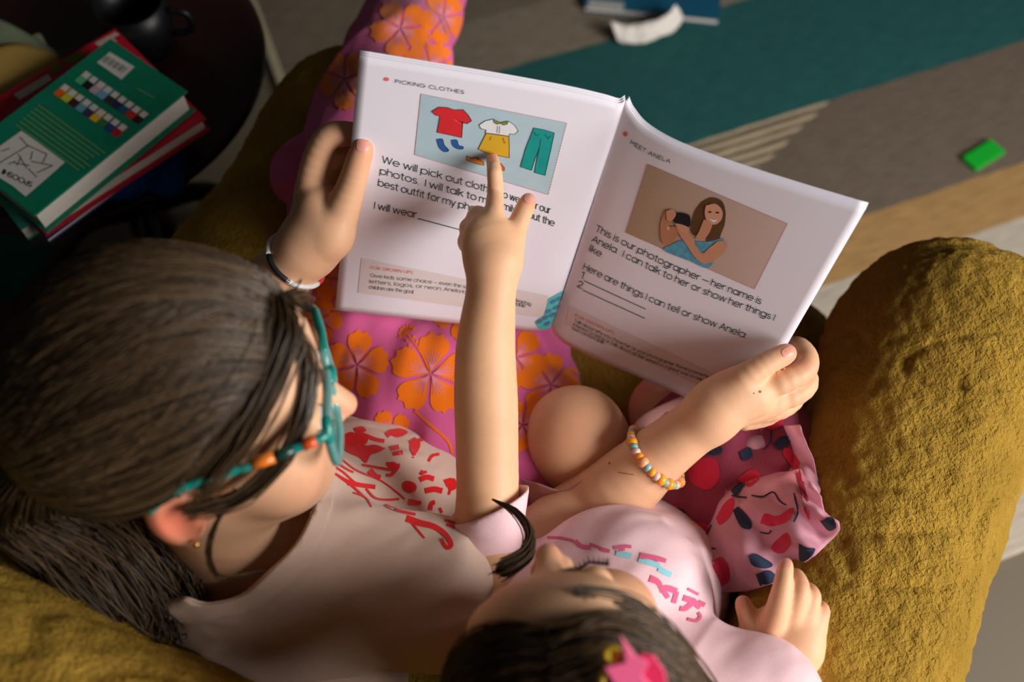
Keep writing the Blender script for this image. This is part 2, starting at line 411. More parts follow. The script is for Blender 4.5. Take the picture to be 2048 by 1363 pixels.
rug.location = Vector((RO[0], RO[1], 0)); rug.rotation_euler = (0, 0, math.atan2(RD[1], RD[0]))
bd = box('binding', (-0.398, 0.35, 0.008), (1, 0, 0), (0, 1, 0), (0, 0, 1), 0.018, 3.0, 0.014, simple('rug_binding', (168, 156, 128), .95, .1, .1, 80), rug, 0.003)
tag(rug, 'flat woven rug with teal, taupe, tan and cream stripes', 'rug')

# ---------------------------------------------------------------- armchair
FW = V(0.47, 0.883, 0); FW /= np.linalg.norm(FW); RT = V(FW[1], -FW[0], 0); ZZ = V(0, 0, 1); CM = np.stack([RT, FW, ZZ], 1)
def ch(a, b, z): return RT * a + FW * b + ZZ * z
def lump(p): return fbm(p * 7, 2) * 0.004 - np.maximum(0, .12 - np.abs(vnoise(p * np.array([9., 22, 14]) + 3))) * .03 + fbm(p * 120, 2) * 0.0016
chair = thing('armchair', 'mustard yellow chenille armchair that both children sit in', 'armchair')
sdf_mesh('arm', [[rbox(ch(0.178, 0.31, 0.335), CM, (0.1, 0.42, 0.29), 0.085), ell(ch(0.178, 0.63, 0.52), (0.115, 0.115, 0.12), CM, 0.06)]], 0.0035, M_CHAIR, chair, lump)
sdf_mesh('arm', [[rbox(ch(-0.525, 0.29, 0.32), CM, (0.1, 0.40, 0.27), 0.085), ell(ch(-0.525, 0.60, 0.48), (0.112, 0.112, 0.12), CM, 0.06)]], 0.006, M_CHAIR, chair, lump)
TB = math.radians(12); CB = np.stack([RT, FW * math.cos(TB) + ZZ * math.sin(TB), ZZ * math.cos(TB) - FW * math.sin(TB)], 1)
sdf_mesh('backrest', [[rbox(ch(-0.17, -0.06, 0.50), CB, (0.44, 0.11, 0.34), 0.10)]], 0.006, M_CHAIR, chair, lump)
sdf_mesh('seat_cushion', [[rbox(ch(-0.17, 0.36, 0.335), CM, (0.26, 0.36, 0.085), 0.06)]], 0.007, M_CHAIR, chair, lump)
box('base', ch(-0.17, 0.31, 0.15), RT, FW, ZZ, 0.86, 0.74, 0.22, M_CHAIR, chair, 0.03)
M_LEG = simple('leg_dark_wood', (40, 26, 18), 0.4)
for a, b in ((0.2, 0.62), (-0.54, 0.62), (0.2, 0.0), (-0.54, 0.0)):
    tube('leg', [ch(a, b, 0.012), ch(a, b, 0.06)], [0.018, 0.026], M_LEG, chair, 12)
recenter(chair, ch(-0.17, 0.3, 0.012))

# ---------------------------------------------------------------- side table with books
M_MAHOG = simple('mahogany', (46, 17, 15), 0.32, 0.5, 0.25, 14)
TC = V(-0.565, 0.90, 0); TZ = 0.5
table = thing('side_table', 'small round dark mahogany side table under the stack of books', 'side table')
lathe('table_top', [(0.0, TZ - 0.022), (0.225, TZ - 0.022), (0.243, TZ - 0.018), (0.25, TZ - 0.010), (0.246, TZ - 0.003), (0.236, TZ), (0.228, TZ - 0.001), (0.0, TZ - 0.001)], TC, M_MAHOG, table, 72)
lathe('column', [(0.0, 0.1), (0.03, 0.1), (0.035, 0.16), (0.02, 0.22), (0.032, 0.3), (0.024, 0.42), (0.05, TZ - 0.022), (0.0, TZ - 0.022)], TC, M_MAHOG, table, 24)
for k in range(4):
    a = k * math.pi / 2 + 0.35; dv = V(math.cos(a), math.sin(a), 0)
    tube('leg', spline([TC + ZZ * 0.2 + dv * 0.02, TC + ZZ * 0.19 + dv * 0.1, TC + ZZ * 0.08 + dv * 0.2, TC + ZZ * 0.026 + dv * 0.27], 14), np.linspace(0.017, 0.012, 14), M_MAHOG, table, 10)
recenter(table, TC)

def zrot(d): d = unit(V(d[0], d[1], 0)); return d, V(d[1], -d[0], 0)
def book(name, corner, ldir, length, width, z0, th, cover, pages, label, hard=True, group='books stacked on the side table', spine=None):
    """corner: world xy of the fore-edge end; ldir along the fore edge, width runs to the left of it"""
    l, w = zrot(ldir); w = -w if False else w
    c = V(corner[0], corner[1], 0) + l * length / 2 + w * width / 2
    t = thing(name, label, 'book', group); ct = 0.0025 if hard else 0.0008
    box('back_cover', c + ZZ * (z0 + ct / 2), l, w, ZZ, length, width, ct, cover, t, ct * 0.3)
    box('page_block', c + ZZ * (z0 + th / 2) + w * 0.002, l, w, ZZ, length - (0.007 if hard else 0.001), width - (0.008 if hard else 0.001), th - 2 * ct, pages, t, 0)
    top = box('front_cover', c + ZZ * (z0 + th - ct / 2), l, w, ZZ, length, width, ct, cover, t, ct * 0.3)
    box('spine', c + w * (width / 2) + ZZ * (z0 + th / 2), l, w, ZZ, length, 0.003, th, spine or cover, t, 0.001)
    recenter(t, c + ZZ * z0)
    return t, top, c, l, w
M_PAGES = simple('page_edges', (222, 212, 200), 0.8, 0.1, 0.06, 200)
M_GREENC = simple('cover_green', (12, 122, 92), 0.5, 0.3, 0.16, 60); M_REDC = simple('cover_red', (190, 22, 48), 0.4, 0.35, 0.1, 60)
M_TEALC = simple('cover_aqua', (70, 172, 150), 0.5, 0.3, 0.1, 60); M_NAVYC = simple('cover_navy', (40, 52, 110), 0.5, 0.3, 0.15, 60); M_TANC = simple('cover_tan', (156, 112, 80), 0.5, 0.3, 0.4, 60)
M_BLUEC = simple('cover_blue', (24, 84, 112), 0.5, 0.3, 0.12, 50)
GC = Pz(375, 182, 0.608); GL = Pz(65, 434, 0.608) - GC
book_green, gtop, *_ = book('hardcover_book', GC, GL, 0.213, 0.126, 0.575, 0.033, M_GREENC, M_PAGES, 'thick green hardcover book with barcode on top of the stack')
R1, R2, R3 = Pz(412, 236, .574), Pz(232, 57, .574), Pz(15, 184, .574)
book_red, rtop, *_ = book('comic_book', R1, R3 - R2, 0.215, float(np.linalg.norm(R2 - R1)), 0.552, 0.022, M_REDC, M_PAGES, 'red covered book lying right below the green hardcover')
book('picture_book', Pz(395, 262, 0.55), Pz(110, 462, .55) - Pz(395, 255, .55), 0.205, 0.15, 0.544, 0.007, M_NAVYC, M_PAGES, 'thin navy picture book below the red book', False)
book('picture_book', Pz(310, 318, 0.53), Pz(100, 445, .53) - Pz(310, 318, .53), 0.165, 0.15, 0.524, 0.019, M_TEALC, M_PAGES, 'pale aqua edged book near the bottom of the stack', False)
book('picture_book', Pz(85, 462, 0.52), V(-0.7, 0.5, 0), 0.15, 0.10, 0.5, 0.023, M_TANC, M_PAGES, 'tan patterned book at the bottom left of the stack')
# open notebook page leaning at the left
M_CREAM = simple('paper_cream', (196, 160, 84), 0.7, 0.2, 0.08, 20); M_PALE = simple('paper_pale_green', (140, 150, 122), 0.7, 0.2, 0.1, 30)
nb = thing('open_book', 'cream paged open book lying behind the red book', 'book')
for nm, q, mm in (('page', [(-60, 118, .55), (28, 90, .548), (118, 120, .54), (70, 168, .535), (-60, 215, .535)], M_CREAM), ('cover', [(-60, 50, .53), (0, 44, .53), (122, 116, .53), (60, 104, .538), (-60, 104, .538)], M_PALE)):
    pp = [Pz(*x) for x in q]; cc = np.mean(pp, 0); ring = spline(pp + [pp[0]], 41)[:-1]
    vs = [cc + ZZ * 0.006] + [cc + (r - cc) * f + ZZ * 0.006 * (1 - f * f) for f in (0.35, 0.7, 1.0) for r in ring]
    fs = [(0, 1 + i, 1 + (i + 1) % 40) for i in range(40)] + [(1 + r * 40 + i, 41 + r * 40 + i, 41 + r * 40 + (i + 1) % 40, 1 + r * 40 + (i + 1) % 40) for r in range(2) for i in range(40)]
    oo = mesh_obj(nm, vs, fs, mm, nb); solidify(oo, 0.004)
box('page_block', Pz(20, 130, .53) - ZZ * .012, *zrot(V(0.8, 0.5, 0)), ZZ, 0.10, 0.07, 0.026, M_PALE, nb, 0.004)
recenter(nb, Pz(20, 130, .50))
# dark cup and blue toy
M_BLACK = simple('dark_ceramic', (16, 17, 18), 0.4)
cupc = Pz(262, 20, 0.56); cup = thing('cup', 'black round cup at the back of the side table', 'cup')
lathe('cup_wall', [(0.0, 0.0), (0.036, 0.0), (0.042, 0.03), (0.044, 0.075), (0.041, 0.075), (0.038, 0.03), (0.032, 0.006), (0.0, 0.006)], V(cupc[0], cupc[1], TZ), M_BLACK, cup, 36)
tube('handle', spline([V(cupc[0] + 0.042, cupc[1], TZ + 0.06), V(cupc[0] + 0.066, cupc[1], TZ + 0.055), V(cupc[0] + 0.066, cupc[1], TZ + 0.028), V(cupc[0] + 0.040, cupc[1], TZ + 0.022)], 12), 0.0045, M_BLACK, cup)
recenter(cup, V(cupc[0], cupc[1], TZ))
tc_ = Pz(285, 345, 0.515)
toy = sdf_mesh('plush_toy', [[ell(tc_, (0.045, 0.028, 0.016), None, 0.01), ell(tc_ + V(0.03, 0.018, 0.001), (0.02, 0.02, 0.016), None, 0.012), ell(tc_ + V(0.035, -0.018, 0), (0.018, 0.016, 0.015), None, 0.012), ell(tc_ + V(-0.02, -0.022, 0), (0.02, 0.016, 0.015), None, 0.012)]], 0.003, simple('plush_blue', (18, 84, 160), 0.9, 0.1, 0.15, 60, 0.5, 300), None, lambda p: fbm(p * 60, 2) * 0.0012)
tag(toy, 'blue plush lump poking out under the book stack', 'toy')

# ---------------------------------------------------------------- things on the rug
bb = thing('picture_book', 'dark blue picture book lying on the rug at the top edge', 'book')
q = [Pz(1168, 10, .03), Pz(1440, 38, .03)]; l = unit(q[1] - q[0]); w = V(-l[1], l[0], 0); c = (q[0] + q[1]) / 2 + w * 0.11
LL = np.linalg.norm(q[1] - q[0])
box('back_cover', V(c[0], c[1], 0.0132), l, w, ZZ, LL, 0.22, 0.002, M_BLUEC, bb); box('page_block', V(c[0], c[1], 0.02), l, w, ZZ, LL - .006, 0.214, 0.012, M_PAGES, bb)
bcov = box('front_cover', V(c[0], c[1], 0.027), l, w, ZZ, LL, 0.22, 0.002, M_BLUEC, bb)
pt = Pz(1212, 10, .0285); box('title_label', V(pt[0], pt[1], 0.0284), l, w, ZZ, 0.07, 0.022, 0.0006, simple('label_grey', (170, 170, 164), 0.7, 0.1, 0.3, 160), bb)
recenter(bb, V(c[0], c[1], .012))
# crumpled white paper
ta = np.array([Pz(*q) for q in spline([(1218, 42, .05), (1250, 50, .045), (1300, 44, .05), (1335, 28, .06), (1352, 13, .065)], 40)])
tb = np.array([Pz(*q) for q in spline([(1236, 84, .02), (1262, 89, .016), (1300, 83, .018), (1346, 64, .02), (1364, 38, .022)], 40)])
vs = np.array([ta[i] * (1 - j / 13) + tb[i] * j / 13 + V(0, -.3, .7) * .010 * math.sin(j / 13 * math.pi) for i in range(40) for j in range(14)])
vs += np.stack([fbm(vs * 50, 2) * .002, fbm(vs * 50 + 9, 2) * .002, np.abs(fbm(vs * 45 + 30, 2)) * 0.006], 1)
tp = mesh_obj('crumpled_paper', vs, grid_faces(40, 14), simple('tissue_white', (232, 224, 214), 0.9, 0.1), None); solidify(tp, 0.0015)
tag(tp, 'crumpled white paper strip lying beside the blue book', 'paper')
gp = Pz(1968, 308, .02)
brick = thing('toy_brick', 'bright green flat toy brick lying on the rug', 'toy brick')
l = unit(Pz(2010, 280, .02) - Pz(1930, 330, .02)); w = V(-l[1], l[0], 0); M_GRN = simple('plastic_green', (18, 168, 44), 0.45, 0.4)
box('body', V(gp[0], gp[1], 0.0165), l, w, ZZ, 0.075, 0.036, 0.009, M_GRN, brick, 0.002)
recenter(brick, V(gp[0], gp[1], .012))
# soft coloured cloth under the side table
cb = Pz(30, 515, 0.1)
cl = sdf_mesh('folded_blanket', [[ell(V(cb[0], cb[1], 0.05), (0.10, 0.05, 0.045), None, 0.02), ell(V(cb[0] - 0.1, cb[1] + 0.03, 0.05), (0.1, 0.06, 0.045), None, 0.02)]], 0.006, simple('blanket_teal', (28, 96, 84), 0.9, 0.1, 0.2, 30), None, lambda p: fbm(p * 30, 3) * 0.006)
tag(cl, 'teal blanket heaped on the floor below the side table', 'blanket')

# ================================================================== BOOKLET
def page_curve(pts, n): return np.array([P(*q) for q in spline(pts, n)])
NU, NV = 44, 36
LT = [(719, 110, .771), (860, 133, .778), (1000, 156, .785), (1130, 180, .792), (1205, 197, .797), (1238, 206, .800), (1252, 200, .800)]
LB = [(670, 620, .966), (790, 633, .975), (900, 645, .984), (1000, 655, .992), (1060, 661, .996), (1096, 657, .999), (1108, 642, 1.0)]
RTc = [(1252, 200, .800), (1262, 222, .803), (1290, 254, .803), (1350, 289, .797), (1450, 327, .787), (1590, 372, .774), (1733, 415, .762)]
RB = [(1108, 642, 1.0), (1104, 657, 1.002), (1122, 681, 1.001), (1180, 712, .995), (1260, 746, .986), (1365, 792, .975), (1482, 848, .965)]
def page(name, top, bot, mat, par, off=0.0, ext=0.0, th=0.0004):
    a = page_curve(top, NU); b = page_curve(bot, NU); vs = []
    for i in range(NU):
        for j in range(NV):
            t = -ext + (1 + 2 * ext) * j / (NV - 1); vs.append(a[i] * (1 - t) + b[i] * t)
    vs = np.array(vs)
    o = mesh_obj(name, vs, grid_faces(NU, NV)[:, ::-1], mat, par)
    if off:
        n = normals(o); o.data.vertices.foreach_set('co', (coords(o) + n * off).astype(np.float32).ravel()); o.data.update()
    solidify(o, th); return o
booklet = thing('booklet', 'open white picture booklet held up between the two children', 'book')
pgL = page('left_page', LT, LB, M_PAPER, booklet); pgR = page('right_page', RTc, RB, M_PAPER, booklet)
nsgn = 1 if normals(pgL)[600] @ AXB > 0 else -1
page('left_under_page', LT, LB, M_PAPER, booklet, -0.0016 * nsgn, 0.004); page('right_under_page', RTc, RB, M_PAPER, booklet, -0.0016 * nsgn, 0.004)
page('left_cover', LT, LB, M_PAPER, booklet, -0.003 * nsgn, 0.0085, .0006); page('right_cover', RTc, RB, M_PAPER, booklet, -0.003 * nsgn, 0.0085, .0006)
recenter(booklet, P(1108, 660, 1.003))

# ---------------------------------------------------------------- flat print: shapes drawn on the surface they lie on
def _arc(cx, cy, rx, ry, a0, a1, n=None):
    n = n or max(4, int(abs(a1 - a0) / 22)); return [(cx + rx * math.cos(math.radians(a)), cy + ry * math.sin(math.radians(a))) for a in np.linspace(a0, a1, n + 1)]
XH = .74; RR = .37
def glyph(c):
    o = lambda x=RR: _arc(x, RR, RR, RR, 0, 360, 16); L2 = lambda *p: list(p)
    low = {'o': (.74, [o()]), 'a': (.74, [o(), L2((.74, 0), (.74, XH))]), 'd': (.74, [o(), L2((.74, 0), (.74, 1.05))]), 'b': (.74, [o(), L2((0, 0), (0, 1.05))]), 'p': (.74, [o(), L2((0, XH), (0, -.3))]), 'q': (.74, [o(), L2((.74, XH), (.74, -.3))]),
           'g': (.74, [o(), L2((.74, XH), (.74, 0)) , _arc(.37, 0, .37, .3, 0, -150)]), 'c': (.66, [_arc(RR, RR, RR, RR, 45, 315, 12)]), 'e': (.74, [[(.02, .38), (.73, .38)], _arc(RR, RR, RR, RR, 0, 315, 14)]),
           'n': (.58, [L2((0, 0), (0, XH)), _arc(.29, .45, .29, .29, 180, 0) + [(.58, 0)]]), 'h': (.58, [L2((0, 0), (0, 1.05)), _arc(.29, .45, .29, .29, 180, 0) + [(.58, 0)]]), 'm': (1.04, [L2((0, 0), (0, XH)), _arc(.26, .48, .26, .26, 180, 0) + [(.52, 0)], _arc(.78, .48, .26, .26, 180, 0) + [(1.04, 0)]]),
           'u': (.58, [[(0, XH)] + _arc(.29, .29, .29, .29, 180, 360) + [(.58, XH)], L2((.58, 0), (.58, XH))]), 'r': (.32, [L2((0, 0), (0, XH)), _arc(.3, .42, .3, .32, 180, 80)]), 's': (.5, [_arc(.25, .55, .22, .18, 40, 250, 8) + _arc(.25, .19, .24, .19, 70, -145, 8)]),
           't': (.38, [[(.16, .98), (.16, .18)] + _arc(.34, .18, .18, .18, 180, 270, 4), L2((0, XH), (.38, XH))]), 'f': (.36, [[(.14, 0), (.14, .85)] + _arc(.32, .85, .18, .19, 180, 90, 4), L2((0, XH), (.36, XH))]), 'i': (.04, [L2((.02, 0), (.02, XH)), L2((.02, .95), (.02, 1.0))]), 'l': (.04, [L2((.02, 0), (.02, 1.05))]),
           'j': (.1, [L2((.06, -.25), (.06, XH)), L2((.06, .95), (.06, 1.0))]), 'k': (.54, [L2((0, 0), (0, 1.05)), L2((.5, XH), (.02, .32)), L2((.2, .46), (.54, 0))]), 'v': (.6, [L2((0, XH), (.3, 0)), L2((.3, 0), (.6, XH))]), 'w': (.96, [L2((0, XH), (.24, 0)), L2((.24, 0), (.48, XH)), L2((.48, XH), (.72, 0)), L2((.72, 0), (.96, XH))]),
           'x': (.56, [L2((0, 0), (.56, XH)), L2((0, XH), (.56, 0))]), 'y': (.6, [L2((0, XH), (.3, 0)), L2((.6, XH), (.17, -.3))]), 'z': (.5, [L2((0, XH), (.5, XH)), L2((.5, XH), (0, 0)), L2((0, 0), (.5, 0))]),
           'A': (.8, [L2((0, 0), (.4, 1)), L2((.4, 1), (.8, 0)), L2((.14, .34), (.66, .34))]), 'C': (.86, [_arc(.5, .5, .5, .5, 45, 315, 14)]), 'E': (.54, [L2((0, 0), (0, 1)), L2((0, 1), (.54, 1)), L2((0, .5), (.5, .5)), L2((0, 0), (.54, 0))]), 'F': (.52, [L2((0, 0), (0, 1)), L2((0, 1), (.52, 1)), L2((0, .5), (.48, .5))]),
           'G': (.98, [_arc(.5, .5, .5, .5, 45, 360, 14), L2((.55, .5), (1.0, .5))]), 'H': (.7, [L2((0, 0), (0, 1)), L2((.7, 0), (.7, 1)), L2((0, .5), (.7, .5))]), 'I': (.04, [L2((.02, 0), (.02, 1))]), 'K': (.62, [L2((0, 0), (0, 1)), L2((.58, 1), (.02, .42)), L2((.2, .6), (.62, 0))]), 'L': (.5, [L2((0, 0), (0, 1)), L2((0, 0), (.5, 0))]),
           'M': (.9, [L2((0, 0), (0, 1)), L2((0, 1), (.45, .35)), L2((.45, .35), (.9, 1)), L2((.9, 1), (.9, 0))]), 'N': (.74, [L2((0, 0), (0, 1)), L2((0, 1), (.74, 0)), L2((.74, 0), (.74, 1))]), 'O': (1.0, [_arc(.5, .5, .5, .5, 0, 360, 18)]), 'P': (.58, [L2((0, 0), (0, 1)), [(0, 1), (.3, 1)] + _arc(.3, .73, .28, .27, 90, -90, 8) + [(0, .46)]]),
           'R': (.6, [L2((0, 0), (0, 1)), [(0, 1), (.3, 1)] + _arc(.3, .73, .28, .27, 90, -90, 8) + [(0, .46)], L2((.28, .46), (.6, 0))]), 'S': (.58, [_arc(.29, .75, .27, .25, 35, 255, 9) + _arc(.29, .26, .29, .26, 75, -150, 9)]), 'T': (.64, [L2((0, 1), (.64, 1)), L2((.32, 0), (.32, 1))]), 'U': (.7, [[(0, 1)] + _arc(.35, .35, .35, .35, 180, 360, 10) + [(.7, 1)]]),
           'W': (1.16, [L2((0, 1), (.29, 0)), L2((.29, 0), (.58, 1)), L2((.58, 1), (.87, 0)), L2((.87, 0), (1.16, 1))]), 'D': (.74, [L2((0, 0), (0, 1)), [(0, 1), (.26, 1)] + _arc(.26, .5, .48, .5, 90, -90, 10) + [(0, 0)]]), '1': (.22, [L2((.22, 0), (.22, 1)), L2((.22, 1), (0, .84))]), '2': (.54, [_arc(.27, .72, .26, .28, 165, -30, 8) + [(0, 0)], L2((0, 0), (.54, 0))]),
           '.': (.05, [L2((.02, 0), (.02, .05))]), ',': (.08, [L2((.05, .05), (0, -.14))]), ':': (.05, [L2((.02, 0), (.02, .05)), L2((.02, .6), (.02, .65))]), '!': (.05, [L2((.02, 0), (.02, .05)), L2((.02, .3), (.02, 1))]), '\u2014': (.8, [L2((0, .4), (.8, .4))]), '-': (.34, [L2((0, .4), (.34, .4))]), ' ': (.16, [])}
    return low.get(c, (.3, []))
class Print:
    def __init__(s): s.v = []; s.f = []
    def add(s, v, f): n = len(s.v); s.v += [tuple(x) for x in v]; s.f += [tuple(i + n for i in q) for q in f]
    def quad(s, c, n=12, m=12):
        c = np.array(c, float); v = []
        for i in range(n):
            for j in range(m):
                a, b = i / (n - 1), j / (m - 1); v.append((c[0] * (1 - a) + c[1] * a) * (1 - b) + (c[3] * (1 - a) + c[2] * a) * b)
        s.add(v, grid_faces(n, m).tolist()); return s
    def blob(s, pts, rings=4, smooth=True, n=48, ctr=None):
        pts = np.array(pts, float)
        ring = spline(np.vstack([pts, pts[:1]]), n + 1)[:-1] if smooth else np.vstack([np.linspace(pts[i], pts[(i + 1) % len(pts)], max(2, n // len(pts)), endpoint=False) for i in range(len(pts))])
        k = len(ring); c = ring.mean(0) if ctr is None else np.array(ctr, float)
        v = [c] + [c + (r - c) * (q + 1) / rings for q in range(rings) for r in ring]
        f = [(0, 1 + i, 1 + (i + 1) % k) for i in range(k)] + [(1 + q * k + i, 1 + (q + 1) * k + i, 1 + (q + 1) * k + (i + 1) % k, 1 + q * k + (i + 1) % k) for q in range(rings - 1) for i in range(k)]
        s.add(v, f); return s
    def ribbon(s, pts, w, n=None, smooth=True):
        pts = np.array(pts, float); n = n or max(6, int(np.linalg.norm(np.diff(pts, axis=0), axis=1).sum() / 5))
        c = spline(pts, n) if smooth and len(pts) > 2 else np.array([pts[0] * (1 - t) + pts[-1] * t for t in np.linspace(0, 1, n)])
        t = np.gradient(c, axis=0); t /= np.maximum(np.linalg.norm(t, axis=1), 1e-6)[:, None]; nn = np.stack([-t[:, 1], t[:, 0]], 1)
        w = np.interp(np.linspace(0, 1, n), np.linspace(0, 1, len(np.atleast_1d(w))), np.atleast_1d(w))[:, None] / 2
        s.add(np.stack([c - nn * w, c + nn * w], 1).reshape(-1, 2), grid_faces(n, 2).tolist()); return s
    def dashes(s, pts, w, step, duty=0.6):
        for i in range(len(pts) - 1):
            a, b = np.array(pts[i], float), np.array(pts[i + 1], float); L_ = np.linalg.norm(b - a); k = max(1, int(L_ / step))
            for j in range(k): s.ribbon([a + (b - a) * j / k, a + (b - a) * (j + duty) / k], w, 3)
        return s
    def text(s, txt, base, height, spacing=1.0, slant=None, bold=0.0):
        """base: points of the base line (start .. end); height: px vector of one cap height; letters are drawn as strokes"""
        st = []; x = 0.0; sp = .16 * (1 + (spacing - 1) * 3)
        for chx in txt:
            wd, strokes = glyph(chx)
            for q in strokes: st.append(np.array([(px_ + x, py_) for px_, py_ in q]))
            x += wd + sp
        tot = x - sp; base = np.array(base, float); height = np.array(height, float); sb = spline(base, 60) if len(base) > 2 else np.linspace(base[0], base[-1], 60)
        adv = np.linalg.norm(base[-1] - base[0]) / tot; hl = np.linalg.norm(height); wv = .105 + bold
        for q in st:
            n = len(q); tq = np.clip(q[:, 0] / tot, -.02, 1.02); bx = np.stack([np.interp(tq, np.linspace(0, 1, 60), sb[:, k]) for k in (0, 1)], 1)
            c = bx + q[:, 1:2] * height; s.ribbon_raw(c, wv * (hl + adv) * .5)
        return s
    def ribbon_raw(s, c, w):
        t = np.gradient(c, axis=0); t /= np.maximum(np.linalg.norm(t, axis=1), 1e-6)[:, None]; nn = np.stack([-t[:, 1], t[:, 0]], 1)
        if np.linalg.norm(c[0] - c[-1]) > 1e-3: c = c.copy(); c[0] -= t[0] * w * .3; c[-1] += t[-1] * w * .3
        s.add(np.stack([c - nn * w / 2, c + nn * w / 2], 1).reshape(-1, 2), grid_faces(len(c), 2).tolist())
    def put(s, name, bvh, mat, parent, off=0.0003, maxjump=0.03, two=False):
        vv = []; ok = []
        o3 = Vector(ORI)
        for x, y in s.v:
            d = Vector(unit(ray(x, y))); h = bvh.ray_cast(o3, d)
            if h[0] is None: vv.append((0, 0, 0)); ok.append(False)
            else:
                n = h[1] if h[1].dot(d) < 0 else -h[1]; vv.append(tuple(h[0] + n * off)); ok.append(True)
        va = np.array(vv); fs = []
        for f in s.f:
            if all(ok[i] for i in f) and max(np.linalg.norm(va[f[i]] - va[f[i - 1]]) for i in range(len(f))) < maxjump: fs.append(f)
        if not fs: return None
        used = sorted({i for f in fs for i in f}); mp = {u: i for i, u in enumerate(used)}
        o = mesh_obj(name, va[used], [tuple(mp[i] for i in f) for f in fs], mat, None)
        o.parent = parent
        pt = parent
        o.matrix_parent_inverse = Matrix.Translation(-Vector(parent.location)) if parent.location.length else Matrix()
        return o
BV_L = bvh_of(pgL); BV_R = bvh_of(pgR)
def flat(name, rgb, var=0.0, sc=60): return simple(name, rgb, 0.65, 0.2, var, sc)
def Z1(*pts): return [(660 + x / 3.413, 100 + y / 3.413) for x, y in pts]
def Z2(*pts): return [(660 + x / 3.413, 300 + y / 3.413) for x, y in pts]
def Z3(*pts): return [(1100 + x / 2.272, 200 + y / 2.272) for x, y in pts]
UPL = np.array((0.13, -0.99)); UPR = np.array((0.36, -0.93))
M_CORAL = flat('ink_coral', (232, 112, 96)); M_GREYBOX = flat('print_pale_grey', (222, 210, 208)); M_INKD = flat('ink_outline', (52, 56, 60))
# left page
Print().quad(Z1((622, 297), (1617, 495), (1490, 985), (578, 712)), 20, 14).put('picture_ground', BV_L, simple('print_sky_blue', (176, 199, 208), 0.65, 0.2, 0.10, 60), pgL)
Print().dashes(Z1((622, 297), (1617, 495), (1490, 985), (578, 712), (622, 297)), 1.0, 5.5).put('picture_border', BV_L, M_DASH, pgL, 0.0005)
def outlined(name, pts, mat, bv, par, w=1.2, smooth=False, off=0.0006, ctr=None, n=60):
    Print().blob(pts, 4, smooth, n, ctr).put(name, bv, mat, par, off)
    pr = Print(); q = list(pts) + [pts[0]]
    if smooth: pr.ribbon(q, w, 70)
    else:
        for i in range(len(q) - 1): pr.ribbon([q[i], q[i + 1]], w, 6)
    pr.put(name + '_outline', bv, M_INKD, par, off + 0.0002)
outlined('red_tee', Z1((694, 416), (745, 385), (800, 388), (850, 405), (910, 403), (945, 440), (968, 480), (935, 500), (908, 490), (900, 594), (815, 575), (732, 558), (752, 448), (720, 440)), flat('print_tee_red', (214, 44, 50), 0.12), BV_L, pgL, 1.0)
outlined('white_blouse', Z1((1018, 508), (1060, 480), (1115, 467), (1165, 492), (1222, 482), (1262, 510), (1286, 548), (1262, 572), (1228, 568), (1222, 585), (1060, 563), (1068, 543), (1030, 532)), flat('print_blouse', (226, 226, 228)), BV_L, pgL, 0.9)
outlined('yellow_skirt', Z1((1068, 562), (1130, 570), (1222, 584), (1225, 650), (1224, 732), (1150, 716), (1080, 702), (1012, 672)), flat('print_skirt_yellow', (212, 168, 44), 0.1), BV_L, pgL, 0.9)
outlined('collar', Z1((1117, 466), (1163, 490), (1218, 480), (1212, 500), (1185, 508), (1163, 496), (1140, 502), (1120, 488)), flat('print_collar_olive', (128, 140, 52)), BV_L, pgL, 0.7, off=0.0009)
outlined('trousers', Z1((1392, 527), (1460, 540), (1532, 562), (1505, 690), (1468, 852), (1396, 832), (1418, 722), (1432, 660), (1400, 740), (1376, 818), (1300, 792), (1335, 670)), flat('print_trousers_teal', (24, 148, 142), 0.2, 120), BV_L, pgL, 0.9, ctr=Z1((1432, 610))[0])
for q in (((728, 606), (768, 604), (782, 645), (812, 680), (780, 690), (745, 660)), ((828, 612), (866, 610), (880, 645), (910, 655), (905, 672), (870, 670), (838, 648))):
    outlined('sock', Z1(*q), flat('print_sock_blue', (44, 92, 158), 0.2), BV_L, pgL, 0.7, True)
outlined('shoe', Z1((935, 718), (965, 735), (1000, 730), (1050, 762), (1052, 784), (1000, 772), (935, 750)), flat('print_shoe_orange', (226, 138, 50), 0.1), BV_L, pgL, 0.8)
outlined('shoe', Z1((1085, 755), (1120, 770), (1165, 768), (1192, 800), (1190, 820), (1140, 808), (1080, 785)), flat('print_shoe_red', (228, 100, 56), 0.1), BV_L, pgL, 0.8)
pr = Print()
for q in (((1160, 515), (1155, 565)), ((1145, 512), (1140, 560)), ((1100, 585), (1092, 610)), ((1180, 595), (1195, 635)), ((1395, 552), (1405, 580)), ((1405, 580), (1425, 572)), ((1470, 570), (1488, 602)), ((1488, 602), (1508, 580)), ((1000, 735), (1015, 745)), ((1432, 660), (1440, 600))): pr.ribbon(Z1(*q), 0.8, 4)
tag(pr.put('picture_lines', BV_L, M_INKD, pgL, 0.0009), kind='stuff')
Print().blob([(773 + 5.6 * math.cos(a), 158 + 3.8 * math.sin(a)) for a in np.linspace(0, 6.28, 12, endpoint=False)], 2).put('header_dot', BV_L, M_CORAL, pgL)
pr = Print(); pr.text('PICKING CLOTHES', [(791, 165), (928, 187)], UPL * 6.5, 1.25, bold=0.012); pr.put('header_text', BV_L, M_INK, pgL, 0.0005)
pr = Print(); U = UPL * 13.0
pr.text('We will pick out clothes to wear for our', Z2((356, 82), (1045, 276), (1502, 432)), U)
pr.text('photos.  I will talk to my family about the', Z2((342, 160), (1025, 350), (1530, 518)), U)
pr.text('best outfit for my photos!', Z2((329, 240), (1100, 448)), U)
pr.text('I will wear', Z2((302, 396), (588, 460)), U)
